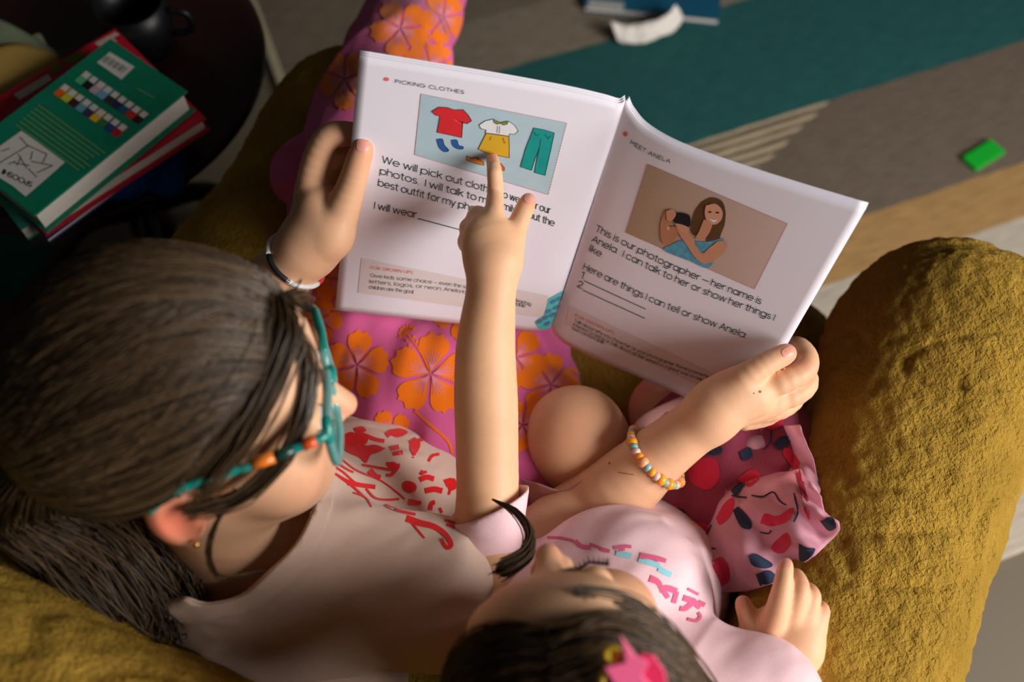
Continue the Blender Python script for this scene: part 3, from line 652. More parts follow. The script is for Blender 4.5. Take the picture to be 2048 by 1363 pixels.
pr.ribbon(Z2((600, 464), (1080, 592)), 1.6); pr.put('story_text', BV_L, M_INK, pgL, 0.0005)
Print().quad(Z2((215, 735), (1490, 992), (1452, 1145), (190, 972)), 20, 10).put('note_box', BV_L, M_GREYBOX, pgL)
Print().text('FOR GROWN-UPS', Z2((280, 808), (565, 842)), UPL * 5.6, 1.2, bold=0.012).put('note_heading', BV_L, M_CORAL, pgL, 0.0006)
pr = Print(); U = UPL * 6.6
pr.text('Give kids some choice — even the socks — so they feel heard. Avoid big', Z2((275, 862), (925, 940), (1370, 1060)), U)
pr.text('letters, logos, or neon. Anela loves bright pops. Comfortable', Z2((269, 903), (925, 975), (1332, 1072)), U)
pr.text('children are the goal.', Z2((264, 942), (572, 975)), U); pr.put('note_text', BV_L, M_INK, pgL, 0.0006)
Print().blob(Z2((1490, 1012), (1540, 985), (1592, 962), (1570, 1050), (1530, 1140), (1500, 1205), (1440, 1222), (1400, 1170), (1450, 1140), (1475, 1080)), 4, True).put('paint_mark', BV_L, flat('print_turquoise', (92, 190, 188), 0.25, 150), pgL, 0.0005)
pr = Print()
for x, y in ((1520, 1030), (1560, 1010), (1490, 1095), (1540, 1070), (1470, 1140), (1515, 1120), (1480, 1180), (1430, 1165)): pr.blob([(660 + (x + 22 * math.cos(a)) / 3.413, 300 + (y + 14 * math.sin(a) - 8 * math.cos(a)) / 3.413) for a in np.linspace(0, 6.28, 9, endpoint=False)], 2)
pr.put('paint_spots', BV_L, flat('print_denim', (80, 132, 168), 0.2), pgL, 0.0008)
# right page
m, N, L, B = new_mat('print_photo_ground'); tcn = N.new('ShaderNodeTexCoord'); sx = N.new('ShaderNodeSeparateXYZ'); L.new(tcn.outputs['Generated'], sx.inputs[0])
mx = N.new('ShaderNodeMix'); mx.data_type = 'RGBA'; mx.inputs['A'].default_value = lin((172, 146, 118)); mx.inputs['B'].default_value = lin((208, 180, 172)); L.new(sx.outputs[0], mx.inputs['Factor']); L.new(mx.outputs['Result'], B.inputs['Base Color']); B.inputs['Roughness'].default_value = 0.5
Print().quad(Z3((445, 290), (1080, 560), (930, 857), (345, 600)), 24, 14).put('photo_ground', BV_R, m, pgR)
Print().dashes(Z3((445, 290), (1080, 560), (930, 857), (345, 600), (445, 290)), 1.0, 5.0).put('photo_border', BV_R, M_DASH, pgR, 0.0005)
def flatp(name, pts, rgb, off, var=0.0, smooth=True, sc=100, n=48, ctr=None): return Print().blob(Z3(*pts), 4, smooth, n, None if ctr is None else Z3(ctr)[0]).put(name, BV_R, flat('print_' + name, rgb, var, sc), pgR, off)
flatp('photo_hair', [(690, 460), (735, 440), (780, 455), (798, 500), (795, 560), (780, 600), (760, 650), (715, 650), (705, 600), (660, 615), (640, 590), (645, 550), (660, 500)], (96, 66, 42), 0.0006, 0.4)
flatp('photo_dress', [(560, 650), (600, 635), (680, 640), (720, 640), (790, 628), (760, 690), (720, 760), (640, 730), (520, 680)], (92, 160, 186), 0.0008, 0.5, True, 300)
flatp('photo_arm', [(525, 500), (560, 495), (545, 540), (535, 590), (570, 570), (585, 600), (545, 655), (508, 635), (505, 560)], (188, 128, 94), 0.0010, 0.1)
flatp('photo_arm', [(570, 575), (600, 560), (640, 610), (660, 660), (700, 690), (760, 640), (803, 645), (790, 690), (720, 738), (670, 720), (620, 650)], (206, 148, 116), 0.0012, 0.1, ctr=(690, 700))
flatp('photo_neck', [(700, 540), (740, 545), (730, 590), (700, 630), (665, 625), (680, 590)], (204, 144, 112), 0.0010)
flatp('photo_face', [(710, 475), (755, 468), (785, 500), (780, 540), (750, 562), (715, 545), (705, 510)], (218, 160, 130), 0.0012)
flatp('photo_smile', [(722, 532), (742, 540), (762, 538), (745, 550)], (246, 236, 228), 0.0014)
flatp('photo_eye', [(722, 502), (732, 500), (736, 506), (726, 508)], (60, 40, 34), 0.0014); flatp('photo_eye', [(756, 504), (768, 504), (770, 510), (758, 510)], (60, 40, 34), 0.0014)
flatp('photo_camera', [(560, 520), (595, 508), (635, 520), (640, 560), (625, 575), (590, 565), (562, 545)], (30, 30, 32), 0.0014)
flatp('photo_hand', [(530, 500), (560, 492), (575, 515), (555, 545), (535, 540)], (204, 148, 116), 0.0015); flatp('photo_hand', [(570, 555), (600, 560), (632, 575), (625, 600), (590, 590)], (210, 152, 120), 0.0015)
Print().blob([(1251 + 4.2 * math.cos(a), 267.5 + 5 * math.sin(a)) for a in np.linspace(0, 6.28, 12, endpoint=False)], 2).put('header_dot', BV_R, M_CORAL, pgR)
Print().text('MEET ANELA', Z3((365, 197), (450, 247), (545, 286)), UPR * 7.5, 1.25, bold=0.012).put('header_text', BV_R, M_INK, pgR, 0.0005)
pr = Print(); U = UPR * 12.5
pr.text('This is our photographer — her name is', Z3((206, 593), (575, 775), (957, 926)), U)
pr.text('Anela.  I can talk to her or show her things I', Z3((190, 640), (600, 838), (1016, 1000)), U)
pr.text('like.', Z3((177, 682), (236, 715)), U)
pr.text('Here are things I can tell or show Anela:', Z3((150, 766), (500, 933), (888, 1080)), U)
pr.text('1.', Z3((139, 803), (155, 812)), U); pr.text('2.', Z3((124, 845), (150, 858)), U)
pr.ribbon(Z3((157, 820), (435, 948)), 1.5); pr.ribbon(Z3((152, 863), (432, 990)), 1.5); pr.put('story_text', BV_R, M_INK, pgR, 0.0005)
Print().quad(Z3((88, 930), (760, 1250), (730, 1320), (72, 1020)), 24, 8).put('note_box', BV_R, M_GREYBOX, pgR)
Print().text('FOR GROWN-UPS', Z3((114, 982), (290, 1062)), UPR * 5.5, 1.2, bold=0.012).put('note_heading', BV_R, M_CORAL, pgR, 0.0006)
pr = Print(); U = UPR * 6.0
pr.text('Talk about why you chose her as your photographer. Planning something', Z3((110, 1004), (420, 1150), (735, 1268)), U)
pr.text('interest to bring or talk about at the session is a great way to help kids', Z3((105, 1022), (420, 1172), (735, 1290)), U)
pr.text('feel comfortable.', Z3((100, 1040), (246, 1108)), U); pr.put('note_text', BV_R, M_INK, pgR, 0.0006)

# print on the stacked books
def Zg(*pts): return [(x / 3.495, 80 + y / 3.495) for x, y in pts]
BV_G = bvh_of(gtop); BV_RED = bvh_of(rtop)
M_WHITEP = flat('print_white', (214, 208, 200), .08, 200); M_YEL = flat('print_yellow', (190, 190, 70)); M_BLK = flat('print_black', (26, 26, 26))
Print().quad(Zg((678, 158), (768, 85), (942, 188), (850, 278)), 6, 6).put('barcode_label', BV_G, M_WHITEP, gtop, .0004)
pr = Print()
for i in range(14):
    t = i / 14; a = np.array((745, 110)) + np.array((160, 92)) * t; pr.ribbon(Zg(tuple(a), tuple(a + np.array((-28, 24)) * 1.5)), (.5 + .6 * ((i * 7) % 3)), 3)
tag(pr.put('barcode_lines', BV_G, M_BLK, gtop, .0007), kind='stuff')
Print().blob(Zg((150, 635), (300, 740), (455, 855), (320, 975), (180, 1095), (90, 1020), (-25, 950), (-25, 760)), 4, False, 48).put('sketch_label', BV_G, M_WHITEP, gtop, .0004)
pr = Print(); pr.text('SPOOSHII', Zg((232, 1000), (30, 905)), np.array((-4.5, 8.5)), 1.0, bold=.06)
for q in (((140, 680), (200, 745)), ((0, 860), (200, 740)), ((200, 740), (330, 800)), ((330, 800), (300, 860)), ((130, 800), (190, 900)), ((220, 850), (370, 880)), ((100, 860), (210, 880)), ((260, 930), (370, 880)), ((150, 820), (120, 880)), ((230, 780), (215, 840)), ((60, 870), (110, 850)), ((10, 780), (70, 760)), ((200, 900), (260, 960))): pr.ribbon(Zg(*q), 1.6, 5)
pr.put('sketch_lines', BV_G, M_BLK, gtop, .0007)['kind'] = 'stuff'
pal = [(232, 100, 34), (200, 200, 50), (70, 30, 30), (100, 160, 180), (70, 50, 90), (236, 180, 40), (60, 120, 60), (40, 70, 120), (190, 30, 40), (90, 180, 130), (30, 30, 30), (190, 170, 180), (110, 170, 200), (60, 50, 50), (50, 40, 80), (40, 90, 110), (200, 50, 30), (60, 30, 30)]
pm = [flat('print_thumb_' + str(i), c) for i, c in enumerate(pal)]
for i in range(18):
    r_, k_ = divmod(i, 9); o_ = np.array(((452, 305), (600, 215))[r_]) + np.array((50, 34.5)) * k_; e1 = np.array((47, 32)); e2 = np.array((-80, 70))
    Print().quad(Zg(*[tuple(o_ + x) for x in (e1 * 0, e1, e1 + e2, e2)]), 3, 3).put('thumbnail', BV_G, pm[i], gtop, .0005)
    Print().quad(Zg(*[tuple(o_ + x) for x in (e1 * .1, e1 * .9, e1 * .9 + e2 * .45, e1 * .1 + e2 * .45)]), 3, 3).put('thumbnail_title', BV_G, M_WHITEP, gtop, .0008)
pr = Print()
for i in range(7):
    a = np.array((270, 455)) + np.array((-26, 23)) * i * 1.0; b = a + np.array((470, 340)) * (1 - .03 * ((i * 5) % 4)); pr.dashes(Zg(tuple(a), tuple(b)), 1.1, 6, .75)
pr.dashes(Zg((960, 340), (1085, 410)), 1.0, 5, .7)
pr.put('blurb_text', BV_G, M_YEL, gtop, .0005)['kind'] = 'stuff'
Print().quad([(28, 190), (96, 148), (104, 160), (40, 200)], 4, 4).put('cover_label', BV_RED, M_WHITEP, rtop, .0005)
Print().quad([(180, 80), (222, 60), (248, 74), (208, 100)], 4, 4).put('cover_photo', BV_RED, flat('print_cream', (196, 176, 160), .3, 200), rtop, .0005)
for q in ([(98, 140), (120, 126), (130, 134), (108, 148)], [(128, 120), (160, 104), (172, 112), (140, 130)], [(262, 110), (284, 118), (280, 130), (262, 122)]): Print().quad(q, 3, 3).put('cover_mark', BV_RED, flat('print_leaf', (96, 130, 44), .2), rtop, .0005)

# ================================================================== OLDER CHILD
person_a = thing('person', 'older child in teal glasses and cream shirt holding the booklet', 'person')
person_b = thing('person', 'younger child in pink shirt and floral skirt pointing at the booklet', 'person')
class Head:
    def __init__(s, t, R, sc): s.t = np.asarray(t, float); s.R = np.asarray(R, float); s.s = sc
    def __call__(s, x, y, z): return s.t + s.R @ (V(x, y, z) * s.s)
    def v(s, x, y, z): return s.R @ V(x, y, z)
HA = Head(ORI + CAMM @ V(-0.221, -0.045, -0.673), CAMM @ np.array([[.21, .975, -.067], [-.658, .191, .728], [.723, -.109, .682]]), 1.0)
HB = Head(ORI + CAMM @ V(0.043, -0.238, -0.641), CAMM @ np.array([[.949, -.241, -.202], [.268, .956, .12], [.164, -.168, .972]]), 0.95)
for h in (HA, HB):
    u, _, vt = np.linalg.svd(h.R); h.R = u @ vt
def head_groups(h, nape):
    s = h.s; R = h.R; E_ = lambda x, y, z, r, k=0.012, sub=False: ell(h(x, y, z), np.array(r) * s, R, k, sub)
    skull = [E_(0, -.008, .022, (.070, .088, .080)), E_(0, .022, -.028, (.058, .066, .078), .03), E_(0, .052, -.082, (.030, .032, .028), .03),
             E_(.036, .054, -.040, (.027, .026, .030), .025), E_(-.036, .054, -.040, (.027, .026, .030), .025), E_(0, .070, .034, (.050, .020, .034), .03)]
    for x in (-.031, .031): skull.append(E_(x, .094, .000, (.017, .013, .011), .012, True)); skull.append(E_(x, .079, -.001, (.0135, .0125, .0125), .004))
    skull += [cone(h(0, .085, .006), h(0, .103, -.026), .0075 * s, .0095 * s, .010 * s), cone(h(-.009, .094, -.030), h(.009, .094, -.030), .0068 * s, .0068 * s, .006 * s)]
    skull += [cone(h(-.016, .083, -.055), h(.016, .083, -.055), .0055 * s, .0055 * s, .006 * s), cone(h(-.013, .082, -.063), h(.013, .082, -.063), .0062 * s, .0062 * s, .005 * s)]
    skull += [cone(h(0, -.012, -.03), nape, .043 * s, .044 * s, .03)]
    gs = [(0.01, skull)]
    for sx in (-1, 1):
        Me = R @ np.array([[1, 0, 0], [0, .94, -.34], [0, .34, .94]]).T if False else R
        gs.append((0.006, [ell(h(sx * .070, -.012, -.026), V(.009, .018, .029) * s, Me, .006), ell(h(sx * .079, -.008, -.024), V(.006, .010, .019) * s, Me, .005, True)]))
    return gs
NA = P(478, 1098, .80); SRA = P(870, 1190, .835); SLA = P(250, 965, .84)
ARM_RA = [(870, 1190, .835, 78), (1010, 1125, .885, 70), (1150, 1040, .932, 75), (1230, 985, .925, 74), (1310, 915, .911, 61), (1378, 862, .897, 54), (1420, 832, .889, 55)]
ARM_LA = [(250, 965, .86, 80), (330, 820, .93, 68), (375, 715, .965, 62), (470, 632, .935, 66), (545, 570, .905, 62), (592, 520, .888, 54), (615, 488, .882, 54)]
body = []
body += head_groups(HA, NA)
body.append((0.015, wchain([tuple(SLA) + (.036,), tuple(NA - V(0, 0, .034)) + (.042,), tuple(SRA) + (.038,)], .012) + wchain([tuple(NA) + (.040,), tuple(P(600, 1080, .91)) + (.055,), tuple(P(760, 1010, 1.0)) + (.055,)], .04)))
body.append((0.02, chain(ARM_RA, .012))); body.append((0.02, chain(ARM_LA, .012)))
# right hand of the older child, gripping the booklet's right edge
body.append((0.010, chain([(1420, 832, 0.888, 52), (1462, 802, 0.885, 50), (1508, 792, 0.882, 42)], .02) + chain([(1445, 812, 0.890, 48), (1500, 812, 0.892, 36), (1545, 802, 0.892, 30)], .02) + chain([(1440, 800, 0.884, 42), (1480, 768, 0.878, 32)], .02)))
body.append((0.004, chain([(1455, 785, 0.882, 36), (1487, 757, 0.870, 29), (1530, 728, 0.866, 23.5), (1562, 712, 0.867, 21.5), (1574, 706, 0.868, 19)], .0015)))   # thumb
body.append((0.004, chain([(1505, 778, 0.885, 27), (1560, 764, 0.876, 25), (1606, 742, 0.879, 24), (1615, 716, 0.884, 21), (1600, 694, 0.894, 19), (1580, 690, 0.908, 17)], .0015)))   # index
body.append((0.004, chain([(1520, 798, 0.895, 27), (1580, 790, 0.892, 25), (1612, 768, 0.898, 23), (1606, 738, 0.912, 20), (1580, 722, 0.930, 17)], .0015)))
body.append((0.004, chain([(1510, 822, 0.905, 25), (1560, 815, 0.908, 23), (1590, 792, 0.918, 21), (1585, 765, 0.935, 18)], .0015)))
body.append((0.004, chain([(1490, 838, 0.912, 23), (1535, 830, 0.918, 20), (1560, 810, 0.930, 18), (1560, 790, 0.940, 15)], .0015)))
# left hand
body.append((0.012, chain([(615, 488, .884, 54), (636, 446, .876, 56), (640, 405, .872, 44)], .02) + chain([(625, 470, .886, 50), (628, 400, .880, 40), (632, 360, .872, 33)], .02) + chain([(625, 500, .88, 46), (668, 470, .866, 40)], .02)))
body.append((0.004, chain([(660, 478, .868, 42), (682, 425, .862, 36), (702, 372, .850, 28), (716, 325, .838, 25), (725, 297, .832, 22)], .0015)))   # thumb
body.append((0.004, chain([(622, 390, .876, 32), (628, 335, .860, 28), (648, 284, .846, 26), (674, 268, .843, 25), (712, 270, .848, 23), (735, 280, .853, 19)], .0015)))  # index
body.append((0.004, chain([(640, 395, .888, 28), (650, 340, .874, 25), (676, 314, .864, 23), (712, 312, .866, 20), (735, 316, .870, 17)], .0015)))
body.append((0.004, chain([(648, 420, .896, 26), (660, 376, .886, 24), (686, 352, .878, 22), (720, 350, .882, 18)], .0015)))
body.append((0.004, chain([(656, 445, .904, 24), (670, 412, .897, 21), (694, 388, .892, 19), (716, 387, .896, 16)], .0015)))
bodyA = sdf_mesh('body', body, 0.0020, M_SKIN_A, person_a)
def tint(o, spots):
    c = coords(o); t = np.zeros(len(c))
    for px, py, d, r, a in spots: t = np.maximum(t, a * np.exp(-((c - P(px, py, d)) ** 2).sum(1) / (r * d / FPX) ** 2))
    set_attr(o, 'tint', np.clip(t, 0, 1))
ea = HA(.076, -.012, -.026); na = HA(0, .106, -.028)
def wp(p):
    q = CAMM.T @ (p - ORI); return (CX + FPX * q[0] / -q[2], CY - FPX * q[1] / -q[2], -q[2])
tint(bodyA, [(728, 290, .84, 40, .75), (690, 272, .89, 40, .35), (1575, 706, .865, 24, .5), (1618, 745, .88, 34, .35), wp(ea) + (95, .85), wp(na) + (45, .35), wp(HA(.04, .062, -.045)) + (80, .3), (660, 330, .9, 40, .3), (1460, 800, .83, 50, .1)])
def nails(bv, par, specs):
    for cx_, cy_, a, b, ang in specs:
        ca, sa = math.cos(math.radians(ang)), math.sin(math.radians(ang)); pts = []
        for t in np.linspace(0, 2 * math.pi, 24, endpoint=False):
            x = abs(math.cos(t)) ** 0.75 * math.copysign(1, math.cos(t)) * a; y = abs(math.sin(t)) ** 0.75 * math.copysign(1, math.sin(t)) * b
            pts.append((cx_ + x * ca - y * sa, cy_ + x * sa + y * ca))
        Print().blob(pts, 3).put('fingernail', bv, M_NAIL, par, 0.0004)
def depth_on(bv, px, py):
    r = ray(px, py); h = bv.ray_cast(Vector(ORI), Vector(unit(r))); return h[3] / np.linalg.norm(r) if h[0] is not None else None
BV_A = bvh_of(bodyA)
M_MARK = simple('freckle', (150, 84, 58), .6, .2); M_SCR = simple('scratch', (196, 92, 70), .6, .2)
for x, y, r in ((1520, 783, 2.6), (1508, 786, 1.3), (1219, 926, 2.0), (1296, 951, 1.6), (1220, 1013, 1.5)): Print().blob([(x + r * math.cos(t), y + r * math.sin(t)) for t in np.linspace(0, 6.28, 8, endpoint=False)], 2).put('freckle', BV_A, M_MARK, person_a, .0003)
Print().ribbon([(1236, 944), (1250, 946), (1268, 949)], 1.6).put('scratch', BV_A, M_SCR, person_a, .0003)
nails(BV_A, person_a, [(726, 289, 12, 15, 10), (1576, 703, 13, 9, -28)])

# shirt
def folds(scale, amp, stretch, dirv):
    dirv = unit(dirv)
    def f(p):
        q = p - np.outer(p @ dirv, dirv) * (1 - stretch); return (1 - np.abs(fbm(q * scale, 2))) * amp + fbm(q * scale * 2.3 + 5, 2) * amp * 0.35
    return f
UPN = unit(HA(0, -.01, -.05) - NA)
shirtA = [(0.03, wchain([tuple(SLA) + (.056,), tuple(NA - V(0, 0, .018)) + (.066,), tuple(SRA) + (.056,)], .03)),
          (0.04, wchain([tuple(NA + V(.02, .0, -.055)) + (.095,), tuple(P(650, 1060, .93)) + (.09,), tuple(P(800, 1010, 1.0)) + (.084,)], .03)),
          (0.05, [ell(P(560, 1290, .93), (.12, .09, .10), CM, .05)]),
          (0.03, [cone(NA - UPN * .02, NA + UPN * .035, .066, .06, .03)]),
          (0.03, chain([(870, 1190, .84, 100), (985, 1140, .88, 92)], .02)), (0.03, chain([(250, 965, .86, 100), (318, 840, .92, 92)], .02))]
shA = sdf_mesh('shirt', shirtA, 0.003, M_SHIRT_A, person_a, folds(20, .008, .22, FW + RT * .6 - ZZ * .4))
nc, nr = neck_ball(bvh_of(shA), [(640, 960), (625, 1020), (560, 1100), (500, 1155), (440, 1195), (385, 1212), (345, 1205)], NA + UPN * .045)
shA = cut_fn(shA, lambda p: np.linalg.norm(p - nc, axis=1) - nr)
bnd = cut_fn(mesh_obj('neck_band', coords(shA) + normals(shA) * .0026, np.array([p.vertices[:] for p in shA.data.polygons]), M_SHIRT_A, person_a), lambda p: nr + .011 - np.linalg.norm(p - nc, axis=1))
solidify(bnd, .0016)
solidify(shA, 0.0016)
BV_SA = bvh_of(shA)
# red botanical print on the shirt
def Zs(*pts): return [(640 + x / 2.726, 600 + y / 2.726) for x, y in pts]
pr = Print()
pr.blob(Zs((110, 745), (170, 720), (215, 745), (240, 790), (300, 800), (355, 810), (280, 840), (250, 890), (215, 860), (150, 830), (120, 790)), 3)
for pts, w in ((((150, 730), (200, 790), (250, 880)), 14), (((205, 725), (250, 740), (300, 760), (350, 770)), 12), (((360, 740), (400, 715), (440, 735), (470, 720)), (18, 8)), (((380, 810), (430, 800)), 14), (((395, 840), (450, 830)), 12),
               (((500, 760), (520, 800), (505, 860)), (26, 8)), (((520, 770), (560, 760)), 12), (((590, 880), (610, 850), (650, 840)), 9), (((540, 980), (580, 965), (620, 975)), 16), (((570, 1040), (620, 1030), (665, 1040)), 18),
               (((680, 1000), (720, 985), (740, 1010)), (26, 12)), (((715, 1010), (700, 1060)), 8), (((360, 890), (400, 905), (430, 900), (390, 950), (360, 955)), 10), (((0, 960), (60, 940), (150, 985), (250, 1010)), 7), (((80, 880), (140, 920), (180, 940)), 6),
               (((60, 900), (120, 935), (200, 1000), (290, 1015)), 6), (((100, 960), (180, 1020), (240, 1075)), 7), (((150, 1000), (220, 1010), (300, 1020)), 14), (((250, 1030), (300, 1080), (370, 1090), (430, 1085)), 7),
               (((120, 870), (200, 930), (330, 985), (420, 1050), (460, 1085)), 5), (((270, 930), (300, 960), (330, 965)), (20, 12)), (((360, 1120), (430, 1150), (520, 1170)), 9), (((480, 1100), (550, 1105)), (20, 10)), (((590, 1170), (605, 1110), (625, 1100)), 14),
               (((650, 1130), (665, 1165)), 9), (((680, 1200), (735, 1215)), 8), (((690, 1225), (735, 1240)), 9), (((470, 1190), (540, 1215), (620, 1235), (680, 1275), (715, 1330), (690, 1350), (660, 1300)), (22, 10)), (((500, 1215), (570, 1300)), 6), (((560, 930), (545, 950), (580, 935)), 8),
               (((280, 1130), (250, 1080), (180, 1050)), 5), (((230, 900), (320, 915), (380, 925)), 8)):
    pr.ribbon(Zs(*pts), [x * 1.75 / 2.726 for x in np.atleast_1d(w)])
pr.blob(Zs((445, 1000), (470, 985), (510, 995), (525, 1020), (510, 1045), (470, 1045), (448, 1025)), 3)
for q in (((165, 745), (215, 720), (260, 755), (235, 790)), ((240, 800), (300, 790), (345, 812), (290, 835)), ((360, 720), (430, 700), (480, 722), (420, 750)), ((490, 770), (535, 760), (545, 800), (510, 850), (490, 810)), ((690, 1000), (730, 970), (745, 1020), (705, 1040)), ((365, 885), (410, 885), (420, 920), (380, 930)), ((180, 700), (230, 690), (250, 715), (200, 725))): pr.blob(Zs(*q), 3, True, 24)
pr.put('red_print', BV_SA, M_RED, shA, 0.0006)

# trousers
PEL = ch(-.25, .34, .475)
HL = PEL - RT * .06; HR = PEL + RT * .07
KL = P(722, 340, 1.04); AL = P(836, 20, 1.30); TL_ = P(868, -70, 1.38)
KR = P(990, 620, 1.11)
trs = [(0.03, wchain([tuple(HL) + (.09,), tuple(P(750, 690, 1.09)) + (.086,), tuple(KL) + (.062,), tuple(P(790, 115, 1.20)) + (.056,), tuple(AL) + (.046,), tuple(TL_) + (.05,)], .01)),
       (0.03, wchain([tuple(HR) + (.09,), tuple(P(865, 830, 1.06)) + (.088,), tuple(P(960, 710, 1.09)) + (.084,), tuple(KR) + (.080,)], .01) + wchain([tuple(KR) + (.07,), tuple(P(1085, 760, 1.10)) + (.034,), tuple(P(1060, 860, 1.10)) + (.05,)], .01)),
       (0.03, [ell(PEL, (.13, .11, .08), CM, .04)])]
trA = sdf_mesh('trousers', trs, 0.0035, M_PANTS, person_a, folds(14, .012, .3, V(.2, 1, 0)))
trA = cut_fn(trA, lambda p: -(p - TL_) @ unit(TL_ - AL) + .02); solidify(trA, .0015)
BV_T = bvh_of(trA)
# flounce at the side of the trouser leg
fl = []
inner = spline([(700, 262), (640, 300), (612, 380), (600, 450)], 30); outer = spline([(690, 235), (590, 275), (545, 320), (548, 380), (590, 425), (604, 470)], 30)
for i in range(30):
    for j in range(12):
        t = j / 11; q = inner[i] * (1 - t) + outer[i] * t; fl.append(P(q[0], q[1], 1.0 + .03 * t + .012 * math.sin(i * .7) * t - .012 * math.sin(t * 3.1)))
fo = mesh_obj('flounce', fl, grid_faces(30, 12), M_PANTS, person_a); solidify(fo, .0012)
def hibiscus(cx_, cy_, r, rot, sq=1.0, parts=None, petals=range(5), stamen=True):
    o1, v1 = parts; 
    for k in petals:
        a = math.radians(rot + 72 * k); u = np.array((math.cos(a), math.sin(a) * sq)); w = np.array((-math.sin(a), math.cos(a) * sq))
        pts = [np.array((cx_, cy_)) + u * r * s + w * r * t for s, t in ((.08, .02), (.35, .20), (.62, .37), (.85, .36), (.93, .24), (1.02, .20), (.97, .05), (1.05, -.1), (.93, -.22), (.86, -.36), (.60, -.36), (.34, -.19), (.08, -.02))]
        o1.blob(pts, 4, True, 52)
        for t in (-.2, -.11, -.03, .05, .13, .21): v1.ribbon([np.array((cx_, cy_)) + u * r * .06, np.array((cx_, cy_)) + u * r * .35 + w * r * t * .55, np.array((cx_, cy_)) + u * r * (.62 - abs(t) * .6) + w * r * t], (2.2, 1.0), 8)
    if stamen:
        a = math.radians(rot + 108); e = np.array((cx_, cy_)) + np.array((math.cos(a), math.sin(a) * sq)) * r * 1.15
        o1.ribbon([(cx_, cy_), ((cx_ + e[0]) / 2 + 4, (cy_ + e[1]) / 2), e], 2.6)
        for k in range(7):
            b = a + (k - 3) * .45; q = e + np.array((math.cos(b), math.sin(b))) * 16; o1.ribbon([e, q], 2.2, 4); o1.blob([q + 3.4 * np.array((math.cos(t), math.sin(t))) for t in np.linspace(0, 6.28, 8, endpoint=False)], 2)
        for k in range(3): 
            for s in (-1, 1):
                q = e * (1 - .12 * (k + 1)) + np.array((cx_, cy_)) * .12 * (k + 1) + s * 8 * np.array((-math.sin(a), math.cos(a))); o1.blob([q + 3.4 * np.array((math.cos(t), math.sin(t))) for t in np.linspace(0, 6.28, 8, endpoint=False)], 2)
v1 = Print(); _hib = hibiscus
def hibiscus(*a, **k):
    a = list(a); a[5] = (Print(), v1); _hib(*a, **k); a[5][0].put('flower_print', BV_T, M_ORANGE, trA, 0.0007, 0.02)
pp = None
hibiscus(862, 748, 80, 132, 1.0, pp)
hibiscus(715, 730, 62, 60, 1.1, pp, stamen=False); hibiscus(1030, 715, 60, 20, 1.0, pp, stamen=False); hibiscus(1100, 770, 62, 200, 1.0, pp, stamen=False)
hibiscus(800, 58, 58, 100, 1.0, pp, stamen=False); hibiscus(860, 135, 60, 150, .8, pp); hibiscus(885, 35, 45, 170, 1.2, pp, stamen=False); hibiscus(690, 160, 50, 20, 1.2, pp, stamen=False)
hibiscus(925, 620, 60, 90, 1.0, pp, stamen=False); hibiscus(690, 560, 60, 10, 1.0, pp); hibiscus(780, 865, 45, 30, 1.0, pp, stamen=False); hibiscus(760, 400, 60, 40, 1.0, pp); hibiscus(1045, 850, 50, 100, 1, pp, stamen=False); hibiscus(640, 640, 45, 0, 1.0, pp, stamen=False); hibiscus(690, 320, 55, 80, 1, pp, stamen=False)
Print().ribbon([(830, 820), (862, 850), (895, 880), (905, 905)], 5).put('drawstring', BV_T, M_ORANGE, trA, 0.0007, 0.02); tag(v1.put('flower_veins', BV_T, M_PVEIN, trA, 0.0011, 0.02), kind='stuff')
# sock
M_SOCK = cloth_mat('sock_olive', (130, 140, 50), .3)
ft = sdf_mesh('sock', [(0.01, wchain([tuple(P(838, -40, 1.5)) + (.036,), tuple(P(862, -60, 1.56)) + (.034,), tuple(P(900, -30, 1.50)) + (.026,)], .02))], .004, M_SOCK, person_a)

# ---------------------------------------------------------------- hair
def strands(name, paths, rad, mat, parent, base=None):
    paths = np.asarray(paths, float); n, m, _ = paths.shape
    tan = np.gradient(paths, axis=1); tan /= np.maximum(np.linalg.norm(tan, axis=2, keepdims=True), 1e-9)
    a = np.cross(tan, V(.3, .5, .81)); a /= np.maximum(np.linalg.norm(a, axis=2, keepdims=True), 1e-9); b = np.cross(tan, a)
    rad = np.broadcast_to(rad, (n,)); prof = np.interp(np.linspace(0, 1, m), [0, .1, .8, 1], [.6, 1, 1, .35])
    rr = (rad[:, None] * prof[None])[..., None]
    vs = np.stack([paths + (a * math.cos(t) + b * math.sin(t)) * rr for t in (0, 2.094, 4.189)], 2)   # n,m,3,3
    idx = np.arange(n * m * 3).reshape(n, m, 3); fs = []
    for k in range(3):
        l = (k + 1) % 3; fs.append(np.stack([idx[:, :-1, k], idx[:, :-1, l], idx[:, 1:, l], idx[:, 1:, k]], -1).reshape(-1, 4))
    vv = vs.reshape(-1, 3); ff = np.concatenate(fs); rnd = np.repeat(RNG.random(n), m * 3)
    if base is not None:
        bc = coords(base); bf = np.array([list(p.vertices) for p in base.data.polygons if len(p.vertices) == 4]); ff = np.concatenate([ff, bf + len(vv)]); vv = np.concatenate([vv, bc]); rnd = np.concatenate([rnd, np.full(len(bc), .2)])
        bpy.data.objects.remove(base)
    o = mesh_obj(name, vv, ff, mat, parent); set_attr(o, 'rnd', rnd); return o
